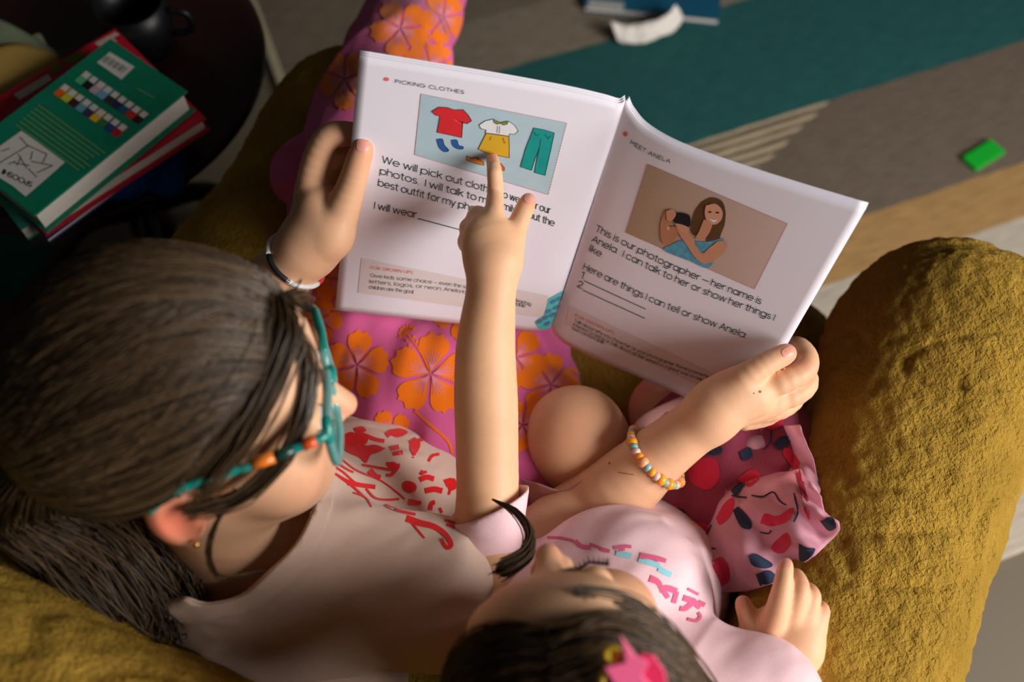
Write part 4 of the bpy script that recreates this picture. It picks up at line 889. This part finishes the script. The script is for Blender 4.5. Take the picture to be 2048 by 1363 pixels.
def slerp_paths(h, roots, mids, ends, cen, rad, m=16, lift=.0, jit=.004):
    """quadratic path of directions over an ellipsoid"""
    t = np.linspace(0, 1, m)[None, :, None]; r, q, e = [x[:, None, :] / np.linalg.norm(x, axis=1)[:, None, None] for x in (roots, mids, ends)]
    d = r * (1 - t) ** 2 + q * 2 * t * (1 - t) + e * t ** 2; d /= np.linalg.norm(d, axis=2, keepdims=True)
    n = len(roots); s = 1 + (RNG.random((n, 1, 1)) * jit * 2) / .09 + lift * np.sin(t * math.pi)
    pl = np.asarray(cen) + d * np.asarray(rad) * s
    return h.t + (pl * h.s) @ h.R.T
def cap(h, cen, rad, pt, nrm, hh=.004):
    o = sdf_mesh('cap', [[ell(h(*cen), np.array(rad) * h.s, h.R)]], hh, None); cut(o, h(*pt), h.v(*nrm)); return o
HC = (0, -.010, .024); HR_ = V(.080, .0975, .0885)
def hairline(n, lat, front, lo=-1, hi=1):
    a = RNG.uniform(lo, hi, n); x = a * lat; y = np.interp(np.abs(a), [0, .5, .8, 1], [front[0], front[0] * .93, .42, .12]); z = np.interp(np.abs(a), [0, .5, .8, 1], [front[1], front[1] * .88, .28, .02])
    return np.stack([x, y, z], 1)
nS = 5400
ro = hairline(nS, .96, (.82, .46)); 
k = RNG.random(nS) < .35      # roots along the short part above the forehead
py_ = RNG.uniform(.45, .86, nS); ro[k] = np.stack([RNG.normal(0, .02, nS), py_, np.sqrt(np.maximum(.08, 1 - py_ ** 2 * .92))], 1)[k]
side = np.sign(ro[:, 0] + RNG.normal(0, .01, nS)); tie = np.array([.22, -1, -.30])
la = np.where(k, side * RNG.uniform(.05, 1.0, nS), np.clip(ro[:, 0] / .96, -1, 1) * 1.02); mid = np.stack([la * 1.05, .10 + .12 * np.abs(la), np.sqrt(np.maximum(1.05 - la ** 2, .02)) * 1.0 - .35 * np.abs(la)], 1) + RNG.normal(0, .05, (nS, 3))
end = tie + RNG.normal(0, .05, (nS, 3))
pa = slerp_paths(HA, ro, mid, end, HC, HR_, 16, .03, .0045); pa += (fbm(pa.reshape(-1, 3) * 14, 2).reshape(nS, 16, 1)) * .0016
hair_base = cap(HA, HC, HR_ * .985, (0, .078, .058), (0, .62, -.78))
TIE = HA(*(np.array(HC) + unit(tie) * HR_ * 1.02))
# ponytail
tail_c = np.array([TIE, P(40, 985, .70), P(150, 1040, .735), P(245, 1120, .752), P(300, 1195, .765), P(290, 1240, .785)])
tc = spline(tail_c, 22); nT = 1500; off = RNG.normal(0, 1, (nT, 3)); off /= np.maximum(1, np.linalg.norm(off, axis=1, keepdims=True) / 1.3)
spr = np.interp(np.linspace(0, 1, 22), [0, .12, .5, .85, 1], [.008, .02, .034, .034, .012])
ph = RNG.uniform(0, 6.28, (nT, 1)); tt = np.linspace(0, 1, 22)[None]
pt_ = tc[None] + off[:, None, :] * spr[None, :, None] + np.stack([np.sin(tt * 9 + ph), np.cos(tt * 8 + ph * 1.7), np.sin(tt * 7 + ph * .6)], -1) * .006
allp = [pa, pt_[:, ::1][:, np.linspace(0, 21, 16).astype(int)]]
# loose locks over the temple and cheek
for pts, nn, sp in (([HA(.01, .084, .070), HA(.035, .092, .045), HA(.062, .072, .012), HA(.076, .035, -.012), HA(.080, .0, -.012)], 90, .0028), ([HA(.0, .082, .078), HA(.03, .082, .068), HA(.065, .05, .035), HA(.079, .01, .0)], 120, .005),
                    ([HA(-.01, .084, .070), HA(-.03, .09, .05), HA(-.055, .075, .02), HA(-.072, .04, -.01), HA(-.076, .0, -.02)], 100, .004), ([HA(.072, .03, -.01), HA(.082, .005, -.045), HA(.072, -.002, -.095), HA(.05, .02, -.13)], 10, .0012)):
    c_ = spline(pts, 16); allp.append(c_[None] + RNG.normal(0, sp, (nn, 1, 3)) * np.interp(np.linspace(0, 1, 16), [0, .3, 1], [.4, 1, .8])[None, :, None] + RNG.normal(0, .0004, (nn, 16, 3)))
hairA = strands('hair', np.concatenate(allp), .00062, M_HAIR_A, person_a, hair_base)
tube('hair_tie', [TIE + (HA.v(1, 0, 0) * math.cos(a) + HA.v(0, -.3, .95) * math.sin(a)) * .014 for a in np.linspace(0, 6.28, 20, endpoint=False)], .006, simple('tie_pink', (226, 30, 92), .8), person_a, 8, True)
# earring stud
ep = HA(.080, -.004, -.046); mesh_sp = sdf_mesh('earring', [[ell(ep, .0022)]], .0007, simple('gold', (220, 170, 90), .25, .5, metal=1.0), person_a)
# eyes
M_EYE = simple('eye_white', (230, 226, 222), .15, .5); M_LASH = simple('lash_dark', (40, 26, 20), .7)
def eye(h, par, closed):
    bf = .45 if closed else 1.0
    for sx in (-1, 1):
        if not closed:
            e = sdf_mesh('eyeball', [[ell(h(sx * .031, .083, -.003), .0105 * h.s)]], .002, M_EYE, par)
        pts = [h(sx * (.031 + .013 * math.cos(a)), .0935 - .0045 * abs(math.cos(a)), -.004 - .004 * math.sin(a)) for a in np.linspace(0, math.pi, 13)]
        if closed and sx < 0: continue
        tube('eyelid_line', pts, .0011 * h.s, M_LASH, par, 5)
        for i in range(1, 12): tube('eyelash', [pts[i], pts[i] + h.v(sx * (6 - i) * .06, .75, -.25) * .0055 * h.s], [.0008, .0003], M_LASH, par, 4)
        br = [h(sx * x, y, z) for x, y, z in ((.012, .0935, .018), (.025, .093, .024), (.040, .083, .022), (.047, .073, .015))]
        tube('eyebrow', spline(br, 14), np.interp(np.linspace(0, 1, 14), [0, .3, 1], [.0022, .0026, .0008]) * h.s * bf, simple('brow', (108, 74, 48), .8), par, 6)
eye(HA, person_a, False)
recenter_a = ch(-.25, .3, .42)

# glasses
M_TEAL = simple('acetate_teal', (22, 146, 134), .18, .5, .35, 70); M_TEAL.node_tree.nodes['Principled BSDF'].inputs['Transmission Weight'].default_value = .25
M_TEALP = simple('acetate_pale_teal', (120, 188, 184), .15, .5, .1, 60); M_TEALP.node_tree.nodes['Principled BSDF'].inputs['Transmission Weight'].default_value = .45
m, N, L, B = new_mat('lens_glass'); out = N['Material Output']; tr = N.new('ShaderNodeBsdfTransparent'); gl = N.new('ShaderNodeBsdfGlossy'); gl.inputs['Roughness'].default_value = .02
fr = N.new('ShaderNodeFresnel'); fr.inputs[0].default_value = 1.5; mxs = N.new('ShaderNodeMixShader'); L.new(fr.outputs[0], mxs.inputs[0]); L.new(tr.outputs[0], mxs.inputs[1]); L.new(gl.outputs[0], mxs.inputs[2]); L.new(mxs.outputs[0], out.inputs[0]); tr.inputs[0].default_value = (.93, .97, .96, 1); M_LENS = m
gls = thing('eyeglasses', 'teal acetate eyeglasses worn by the older child', 'glasses')
GY = .098
def rim_pt(sx, a, hw=.0285, hh=.0215, e=.55):
    c, s = math.cos(a), math.sin(a); x = abs(c) ** e * math.copysign(hw, c); z = abs(s) ** e * math.copysign(hh, s)
    return (sx * .033 + x, GY - .35 * max(0, abs(sx * .033 + x) - .03) ** 1.0 * .35, z - .003)
for sx in (-1, 1):
    ang = np.linspace(0, 2 * math.pi, 72, endpoint=False)
    rp = [HA(*rim_pt(sx, a)) for a in ang]
    tube('rim', rp, .0032, M_TEALP, gls, 8, True)
    for a0 in (0.0, 1) : 
        sel = [HA(*rim_pt(sx, a, .0287, .0217)) for a in np.linspace(math.radians(10 + (180 - 60) * a0) if sx > 0 else math.radians(50 + 80 * a0), math.radians(60 + 110 * a0) if sx > 0 else math.radians(130 + 40 * a0), 14)]
        tube('corner_accent', sel, .0036, M_TEAL, gls, 8)
    lv = [HA(*rim_pt(sx, 0))] ; c0 = np.mean(rp, 0); lv = [c0] + rp; lo_ = mesh_obj('lens', lv, [(0, 1 + i, 1 + (i + 1) % 72) for i in range(72)], M_LENS, gls)
    tp_ = spline([HA(sx * .0615, GY - .004, .012), HA(sx * .066, GY - .012, .013), HA(sx * .073, .05, .011), HA(sx * .079, .0, .008), HA(sx * .080, -.022, -.006)], 26)
    tube('temple', tp_, np.linspace(.0038, .0026, 26), M_TEAL, gls, 8)
    for i0, cc in ((6, (214, 84, 30)), (11, (226, 120, 40)), (9, (30, 60, 50))): tube('temple_patch', tp_[i0:i0 + 3], .0042, simple('acetate_patch', cc, .25, .5), gls, 8)
tube('bridge', spline([HA(-.008, GY, .004), HA(0, GY + .003, .007), HA(.008, GY, .004)], 10), .0034, M_TEAL, gls, 8)
recenter(gls, HA(0, GY, 0))

# bracelets
def arm_ring(bv, c, axis, r0, n, lift):
    axis = unit(axis); a = unit(np.cross(axis, V(.2, .3, .9))); b = np.cross(axis, a); out = []
    for t in np.linspace(0, 2 * math.pi, n, endpoint=False):
        d = a * math.cos(t) + b * math.sin(t); h = bv.ray_cast(Vector(c + d * .09), Vector(-d)); out.append((np.array(h[0]) if h[0] is not None and (np.array(h[0]) - c) @ d > 0.008 else c + d * r0) + d * lift)
    return np.array(out)
axl = P(620, 490, .884) - P(545, 570, .905); cl_ = P(590, 522, .888) 
rg = arm_ring(BV_A, cl_, unit(axl) + unit(ORI - cl_) * .3, .024, 48, .0016)
br1 = thing('bracelet', 'thin white, black and red bracelet on the wrist by the left page', 'bracelet')
segs = [(0, 10, (226, 222, 216)), (10, 13, (206, 40, 50)), (13, 24, (24, 24, 26)), (24, 27, (226, 222, 216)), (27, 29, (206, 40, 50)), (29, 40, (226, 222, 216)), (40, 49, (30, 30, 34))]
for i, j, cc in segs: tube('band', [rg[k % 48] for k in range(i, j + 1)], .0026, simple('bracelet_' + str(i), cc, .4, .4), br1, 8)
recenter(br1, cl_)
axr = P(1390, 850, .895) - P(1230, 985, .925); cr_ = P(1312, 914, .910)
rg = arm_ring(BV_A, cr_, unit(axr) + unit(ORI - cr_) * .12, .026, 34, .0030)
br2 = thing('bead_bracelet', 'orange, blue and clear bead bracelet on the forearm', 'bracelet')
bcol = [(246, 160, 40), (132, 172, 172), (228, 190, 176), (246, 150, 30), (240, 160, 110)]; bm_ = [simple('bead_' + str(i), c, .2, .5) for i, c in enumerate(bcol)]
for i in range(34): sdf = mesh_obj
sph_v = []; bmx = bmesh.new(); bmesh.ops.create_uvsphere(bmx, u_segments=12, v_segments=8, radius=1.0); bead_me = bpy.data.meshes.new('bead'); bmx.to_mesh(bead_me); bmx.free(); bead_me.polygons.foreach_set('use_smooth', [True] * len(bead_me.polygons)); bead_me.materials.append(None)
for i, p in enumerate(rg):
    o = bpy.data.objects.new('bead', bead_me); COL.objects.link(o); o.parent = br2; o.location = p; sc_ = .0042 if i % 4 else .0054; o.scale = (sc_,) * 3
    o.material_slots[0].link = 'OBJECT'; o.material_slots[0].material = bm_[[0, 1, 2, 3, 4, 1, 0, 2][i % 8]]
tube('cord', rg, .0009, simple('cord_white', (230, 226, 220), .6), br2, 6, True)
recenter(br2, cr_)
for c in br2.children:
    pass

# ================================================================== YOUNGER CHILD
NB = V(.045, .125, .665); SLB = P(960, 1125, .85); SRB = V(.185, .115, .625)
DP = depth_on(BV_L, 985, 314)
VD = unit(ray(985, 450))
ARM_LB = [(958, 1130, .85, 66), (974, 1010, .835, 62), (974, 900, .835, 62), (972, 800, .838, 63), (971, 700, .830, 59), (978, 620, .822, 52), (985, 560, .818, 44), (984, 530, .816, 44)]
body = head_groups(HB, NB)
body.append((0.02, wchain([tuple(SLB) + (.034,), tuple(NB - V(0, 0, .02)) + (.04,), tuple(SRB) + (.036,)], .04) + wchain([tuple(NB) + (.04,), (.09, .2, .60, .06), (.14, .26, .47, .07)], .04)))
body.append((0.02, chain(ARM_LB, .012)))
body.append((0.012, chain([(985, 535, .816, 44), (982, 492, .816, 58), (976, 472, .818, 46)], .006, VD, .6) + chain([(1005, 515, .818, 36), (1020, 485, .822, 24)], .01)))
body.append((0.004, chain([(986, 445, .820, 24), (988, 425, .818, 19), (991, 382, .828, 16), (989, 345, DP - .020, 14.5), (985.5, 322, DP - .009, 12), (985, 317, DP - .0065, 10.5)], .0015)))
body.append((0.004, chain([(1018, 490, .822, 26), (1032, 458, .822, 21), (1046, 424, .826, 18.5), (1056, 402, .832, 16)], .0015)))
body.append((0.004, chain([(968, 455, .822, 24), (957, 432, .828, 20), (952, 436, .845, 18), (960, 455, .86, 16)], .0015)))
body.append((0.004, chain([(958, 475, .824, 24), (941, 455, .832, 20), (938, 462, .848, 18), (950, 478, .86, 16)], .0015)))
body.append((0.004, chain([(952, 500, .824, 24), (936, 482, .832, 19), (934, 488, .846, 17), (945, 502, .856, 15)], .0015)))
# right arm resting on the chair arm
body.append((0.02, wchain([tuple(SRB) + (.036,), tuple(P(1535, 1500, .83)) + (.032,), tuple(P(1550, 1400, .815)) + (.026,), tuple(P(1553, 1345, .806)) + (.0215,)], .012)))
VD2 = unit(ray(1570, 1270))
body.append((0.012, chain([(1553, 1345, .806, 52), (1566, 1290, .80, 64), (1572, 1255, .80, 56)], .02, VD2, .55) + chain([(1530, 1310, .803, 36), (1515, 1270, .806, 24)], .02) + chain([(1600, 1290, .803, 36), (1622, 1252, .806, 22)], .02)))
body.append((0.004, chain([(1545, 1250, .795, 26), (1556, 1215, .790, 23), (1565, 1172, .788, 18.5), (1570, 1140, .792, 15.5), (1572, 1127, .795, 12.5)], .0015)))
body.append((0.004, chain([(1580, 1245, .798, 25), (1593, 1205, .792, 21), (1600, 1175, .792, 18.5), (1594, 1155, .802, 16), (1588, 1150, .812, 14)], .0015)))
body.append((0.004, chain([(1602, 1252, .80, 24), (1618, 1215, .796, 19.5), (1624, 1192, .798, 17), (1618, 1178, .808, 14)], .0015)))
body.append((0.004, chain([(1616, 1270, .804, 22), (1636, 1240, .800, 17.5), (1644, 1222, .803, 15), (1640, 1212, .812, 13)], .0015)))
body.append((0.004, chain([(1525, 1300, .804, 30), (1505, 1255, .806, 22), (1492, 1222, .808, 18), (1486, 1205, .811, 15)], .0015)))
# legs
KB = P(1152, 876, .975); KB2 = P(1335, 830, 1.05)
body.append((0.02, chain([(1152, 872, .965, 93), (1190, 930, .985, 92), (1300, 1060, 1.03, 105)], .03) + wchain([tuple(KB) + (.041,), tuple(KB + V(-.01, .015, -.11)) + (.034,), tuple(KB + V(.0, -.02, -.15)) + (.028,)], .03)))
body.append((0.02, chain([(1335, 815, 1.04, 66), (1400, 960, 1.06, 90)], .03) + wchain([tuple(KB2) + (.033,), tuple(KB2 + V(-.01, .0, -.10)) + (.028,)], .03)))
bodyB = sdf_mesh('body', body, 0.0020, M_SKIN_B, person_b)
tint(bodyB, [(986, 318, DP, 22, .55), (989, 372, .83, 12, .15), (1058, 398, .83, 26, .6), (1573, 1124, .8, 22, .5), (1486, 1205, .81, 24, .4), (1600, 1175, .79, 22, .25), (1624, 1192, .8, 22, .25), (1644, 1222, .8, 22, .25), (1165, 860, .93, 60, .18), wp(HB(0, .106, -.028)) + (40, .35), wp(HB(.042, .06, -.045)) + (90, .35)])
BV_B = bvh_of(bodyB)
nails(BV_B, person_b, [(984, 315, 8, 9.5, 0), (1060, 397, 10.5, 10.5, 20), (1573, 1126, 8, 9, 5), (1485, 1203, 8, 9, -10)])
eye(HB, person_b, True)

# shirt
shirtB = [(0.02, wchain([tuple(SLB + V(.02, -.02, -.02)) + (.042,), tuple(NB - V(0, 0, .022)) + (.060,), tuple(SRB) + (.048,)], .03)),
          (0.03, wchain([tuple(NB - V(0, -.01, .05)) + (.070,), (.085, .195, .595, .074), (.12, .24, .50, .084)], .03)),
          (0.03, [cone(NB - ZZ * .02, NB + ZZ * .05, .062, .054, .03)]),
          (0.02, chain([(945, 1160, .86, 80), (968, 1070, .842, 72), (985, 960, .83, 68)], .01)), (0.03, wchain([tuple(SRB) + (.048,), (.215, .10, .565, .046)], .02))]
shB = sdf_mesh('shirt', shirtB, 0.003, M_SHIRT_B, person_b, folds(20, .005, .3, V(.6, .5, -.5)))
sh_hem = np.cross(P(1037, 992, .83) - P(912, 1048, .83), VD); sh_hem = unit(sh_hem); sh_hem = sh_hem if sh_hem @ AXU > 0 else -sh_hem
hemp = P(980, 1010, .83)
shB = cut_fn(shB, lambda p: np.where(np.linalg.norm(p - P(982, 960, .83), axis=1) < .085, -(p - hemp) @ sh_hem, 1.0))
shB = cut_fn(shB, lambda p: np.linalg.norm(p - (HB.t + HB.v(0, .01, -.075)), axis=1) - .068); solidify(shB, .0016)
BV_SB = bvh_of(shB)
def Zb(*pts): return [(820 + x / 2.327, 980 + y / 2.327) for x, y in pts]
pr = Print()
for pts, w in ((((640, 220), (700, 222), (760, 235)), 10), (((770, 235), (800, 262), (840, 268)), 16), (((835, 250), (880, 265), (900, 280)), 10), (((890, 275), (930, 285)), 16), (((950, 270), (1000, 262), (1030, 265)), 14), (((960, 290), (1000, 275)), 8),
               (((1070, 305), (1110, 312), (1150, 318), (1190, 330)), (26, 18)), (((1085, 300), (1080, 320)), 14), (((1150, 310), (1145, 335)), 14), (((1115, 410), (1150, 425), (1165, 445)), (30, 18)), (((1160, 465), (1195, 455), (1240, 470)), 26), (((1180, 470), (1200, 500)), 20), (((1240, 470), (1225, 525)), 20),
               (((1270, 500), (1310, 515), (1350, 545)), 26), (((1330, 510), (1280, 550), (1255, 550)), 22), (((1340, 520), (1370, 535)), 20), (((1290, 600), (1330, 610), (1350, 590), (1340, 570)), 14), (((1290, 458), (1340, 485)), 12)):
    pr.ribbon(Zb(*pts), [x * 1.15 / 2.327 for x in np.atleast_1d(w)])
pr.put('rose_lettering', BV_SB, M_MAGENTA, shB, .0006)
pr = Print()
for pts in (((960, 292), (1030, 308)), ((1065, 322), (1160, 352)), ((1155, 365), (1215, 395))): pr.ribbon(Zb(*pts), 26 / 2.327)
pr.put('aqua_stripe', BV_SB, M_AQUA, shB, .0006)

# skirt
M_TUL = cloth_mat('tulle_pink', (246, 186, 202), .12, 2200, .8, .35, .72, .3); M_TUD = cloth_mat('skirt_lining', (150, 62, 84), .35, 400, .9, .3)
M_NAVY = cloth_mat('print_navy', (44, 54, 78), .15); M_ROSE = cloth_mat('print_crimson', (216, 44, 78), .3, 1500, .85, .1, .9); M_HEM = cloth_mat('skirt_rib', (206, 150, 142), .06, 900, .9, .5)
sk = [(0.03, chain([(1300, 1050, 1.02, 118), (1420, 960, 1.00, 130), (1500, 900, 1.0, 100)], .04)), (0.03, chain([(1420, 1050, 1.0, 130), (1510, 1000, .97, 110), (1520, 1120, .95, 80)], .04)), (0.03, chain([(1380, 860, 1.02, 80), (1530, 860, 1.0, 60)], .03)), (.03, chain([(1450, 1200, .97, 60), (1470, 1320, .95, 40)], .03))]
skB = sdf_mesh('skirt', sk, .004, M_TUD, person_b, folds(15, .012, .3, V(.3, 1, 0)))
BV_SK = bvh_of(skB)
def sheet(name, inner, outer, mat, par, waves, amp, n=60, m=18, thick=.0006, sag=0.0, seed=0):
    a = np.array([P(*q) for q in spline(inner, n)]); b = np.array([P(*q) for q in spline(outer, n)]); vs = []
    for i in range(n):
        for j in range(m):
            t = j / (m - 1); p = a[i] * (1 - t) + b[i] * t; vd = -unit(p - ORI)
            vs.append(p + vd * (amp * t * math.sin(waves * i / n * 6.283 + 1.3 * t + seed) + sag * math.sin(t * 3.14)))
    vs = np.array(vs); vs += np.array([[0, 0, 1]]) * (fbm(vs * 45 + seed, 2) * amp * .6)[:, None]
    o = mesh_obj(name, vs, grid_faces(n, m), mat, par); solidify(o, thick); return o
t1 = sheet('tulle_ruffle', [(1412, 1110, .93), (1412, 1045, .925), (1455, 985, .915), (1520, 955, .905), (1590, 935, .905)], [(1398, 1176, .885), (1475, 1182, .875), (1560, 1160, .86), (1615, 1122, .85), (1650, 1092, .846), (1677, 1058, .845), (1655, 1020, .85), (1634, 972, .86)], M_TUL, person_b, 4.2, .014, 110, 26, .0005, .018)
t2 = sheet('tulle_ruffle', [(1420, 1060, .955), (1450, 1000, .955), (1500, 960, .95), (1570, 900, .95), (1560, 850, .96)], [(1410, 1100, .92), (1480, 1060, .91), (1560, 1010, .90), (1640, 985, .885), (1600, 850, .92)], M_TUL, person_b, 4.0, .009, 80, 18, .0005, .01, 2)
t3 = sheet('tulle_ruffle', [(1230, 1040, .985), (1330, 960, .975), (1420, 880, .97), (1500, 840, .97)], [(1290, 1100, .955), (1400, 1010, .945), (1490, 930, .94), (1590, 860, .945)], M_TUL, person_b, 3.0, .010, 70, 18, .0005, .012, 4)
hem = sheet('skirt_hem', [(1042, 958, .945), (1075, 965, .925), (1130, 976, .915), (1195, 935, .912), (1250, 880, .92), (1285, 830, .955), (1370, 788, .985)], [(1075, 1030, .96), (1110, 1040, .955), (1180, 1010, .955), (1250, 965, .955), (1300, 915, .965), (1340, 880, .985), (1410, 830, 1.0)], M_HEM, person_b, 1.0, .003, 60, 14, .0012, .006)
BV_TU = bvh_of(t1, t2, t3, hem, skB)
def Zt(*pts): return [(1240 + x / 2.272, 640 + y / 2.272) for x, y in pts]
rs = Print(); nv = Print()
for pts in (((360, 1215), (365, 1160), (430, 1090), (470, 1080), (500, 1130), (490, 1190), (420, 1220)), ((640, 920), (660, 880), (720, 890), (790, 850), (770, 910), (700, 935)), ((685, 1035), (710, 1000), (760, 965), (780, 1010), (750, 1050), (710, 1055)), ((440, 900), (480, 830), (520, 810), (510, 880), (460, 930)),
            ((740, 580), (790, 600), (830, 680), (865, 890), (840, 860), (800, 700), (745, 620)), ((310, 690), (370, 630), (440, 640), (450, 720), (400, 770), (330, 740)), ((90, 460), (130, 415), (190, 405), (170, 450), (110, 480)), ((530, 720), (600, 680), (640, 710), (590, 760)), ((300, 960), (340, 920), (400, 930), (380, 1000), (320, 1010)), ((640, 440), (720, 420), (740, 470), (680, 500)), ((200, 860), (260, 840), (280, 900), (220, 920))):
    Print().blob(Zt(*pts), 4, True, 40).put('red_flower_print', BV_TU, M_ROSE, skB, .0010, .03)
for pts in (((515, 865), (545, 850), (600, 910), (590, 950), (550, 940)), ((585, 1070), (620, 1065), (690, 1110), (660, 1130), (605, 1110)), ((815, 1010), (850, 1030), (885, 1040), (860, 1080), (820, 1085)), ((910, 905), (960, 900), (985, 935), (950, 950)), ((700, 560), (730, 530), (770, 535), (760, 570), (715, 590)), ((385, 590), (420, 570), (465, 580), (450, 612), (400, 610)), ((620, 1150), (680, 1140), (715, 1190), (650, 1210)), ((200, 870), (250, 850), (300, 870), (270, 910), (220, 910)), ((130, 920), (170, 890), (180, 940), (150, 960)), ((180, 440), (215, 415), (225, 445), (190, 470)), ((440, 1250), (520, 1230), (540, 1270), (460, 1290)), ((540, 600), (590, 580), (600, 620), (560, 640)), ((500, 770), (540, 740), (570, 745), (530, 800))):
    Print().blob(Zt(*pts), 3, True, 32).put('navy_leaf_print', BV_TU, M_NAVY, skB, .0013, .03)
for pts in (((600, 800), (650, 805), (700, 780), (730, 820), (760, 840)), ((510, 800), (580, 810)), ((790, 790), (810, 850), (790, 920)), ((640, 960), (680, 965), (690, 950)), ((420, 930), (395, 980), (400, 1030), (440, 1040)), ((650, 590), (680, 560), (690, 500))): Print().ribbon(Zt(*pts), 3.2).put('navy_stem_print', BV_TU, M_NAVY, skB, .0013, .03)


# hair
nS = 4200; ro = hairline(nS, .97, (.70, .66)); k = RNG.random(nS) < .6
py_ = RNG.uniform(-.6, .70, nS); ro[k] = np.stack([RNG.normal(0.1, .02, nS), py_, np.sqrt(np.maximum(.08, 1 - py_ ** 2 * .92))], 1)[k]
side = np.sign(ro[:, 0] - .1 + RNG.normal(0, .01, nS))
mid = np.stack([side * 1.05, ro[:, 1] * .6, .2 - .2 * ro[:, 1]], 1) + RNG.normal(0, .1, (nS, 3))
end = np.stack([side * RNG.uniform(.1, .7, nS), -RNG.uniform(.6, 1, nS), -RNG.uniform(.2, .7, nS)], 1)
pa = slerp_paths(HB, ro, mid, end, HC, HR_, 16, .03, .005); pa += fbm(pa.reshape(-1, 3) * 14, 2).reshape(nS, 16, 1) * .002
allp = [pa]
for pts, nn, sp in (([HB(.03, .08, .06), HB(.06, .055, .03), HB(.078, .01, -.01), HB(.085, -.02, -.05), HB(.08, -.01, -.09)], 160, .005),):
    c_ = spline(pts, 16); allp.append(c_[None] + RNG.normal(0, sp, (nn, 1, 3)) * np.interp(np.linspace(0, 1, 16), [0, .3, .8, 1], [.4, 1, .8, .2])[None, :, None])
c_ = np.array([P(*q) for q in spline([(1000, 1140, .722), (1024, 1128, .736), (1053, 1105, .75), (1060, 1065, .765), (1032, 1024, .782), (985, 998, .797)], 16)])
allp.append(c_[None] + RNG.normal(0, .0024, (110, 1, 3)) * np.interp(np.linspace(0, 1, 16), [0, .4, .8, 1], [1.2, 1, .5, .1])[None, :, None])
cb_ = cap(HB, HC, HR_ * .985, (0, .062, .075), (0, .68, -.73))
hairB = strands('hair', np.concatenate(allp), .00062, M_HAIR_B, person_b, cb_)
# hair clip
clip = thing('hair_clip', 'pink star hair clip with yellow and orange edge on the younger child', 'hair clip')
M_PK = simple('clip_pink', (246, 104, 148), .35, .4); M_YE = simple('clip_yellow', (236, 190, 48), .35, .4); M_OR = simple('clip_orange', (232, 92, 28), .35, .4); M_PK2 = simple('clip_rose', (226, 50, 96), .35, .4)
dcl = .532
def plate(name, pts, mat, d0, th=.0022):
    pts = [P(x, y, d0 + (y - 1330) * .00004) for x, y in pts]; n = unit(ORI - pts[0]); k = len(pts)
    o = mesh_obj(name, pts, [tuple(range(k))], mat, clip, False); solidify(o, th, 0); bv = o.modifiers.new('round', 'BEVEL'); bv.width = .0007; bv.segments = 2; return o
plate('star', [(1240, 1268), (1272, 1310), (1298, 1322), (1285, 1350), (1330, 1400), (1262, 1400), (1225, 1362), (1208, 1332), (1250, 1322), (1246, 1296)], M_PK, dcl)
plate('star_layer', [(1280, 1305), (1306, 1306), (1330, 1340), (1340, 1400), (1300, 1400), (1278, 1340)], M_PK2, dcl + .006)
tube('yellow_edge', np.array([P(x, y, dcl + .004) for x, y in spline([(1225, 1325), (1212, 1308), (1222, 1296), (1238, 1302)], 14)]), .0022, M_YE, clip, 8)
tube('yellow_edge', np.array([P(x, y, dcl + .006) for x, y in spline([(1218, 1332), (1206, 1350), (1200, 1400)], 10)]), .002, M_YE, clip, 8)
plate('orange_edge', [(1228, 1305), (1246, 1305), (1246, 1326), (1226, 1322)], M_OR, dcl + .003)
tube('clip_bar', [P(1225, 1345, dcl + .012), P(1290, 1400, dcl + .014)], .002, simple('clip_steel', (150, 150, 150), .3, .5, metal=1), clip, 6)
recenter(clip, P(1270, 1350, dcl + .012))
recenter(person_a, ch(-.25, .3, .42)); recenter(person_b, V(.13, .25, .42))
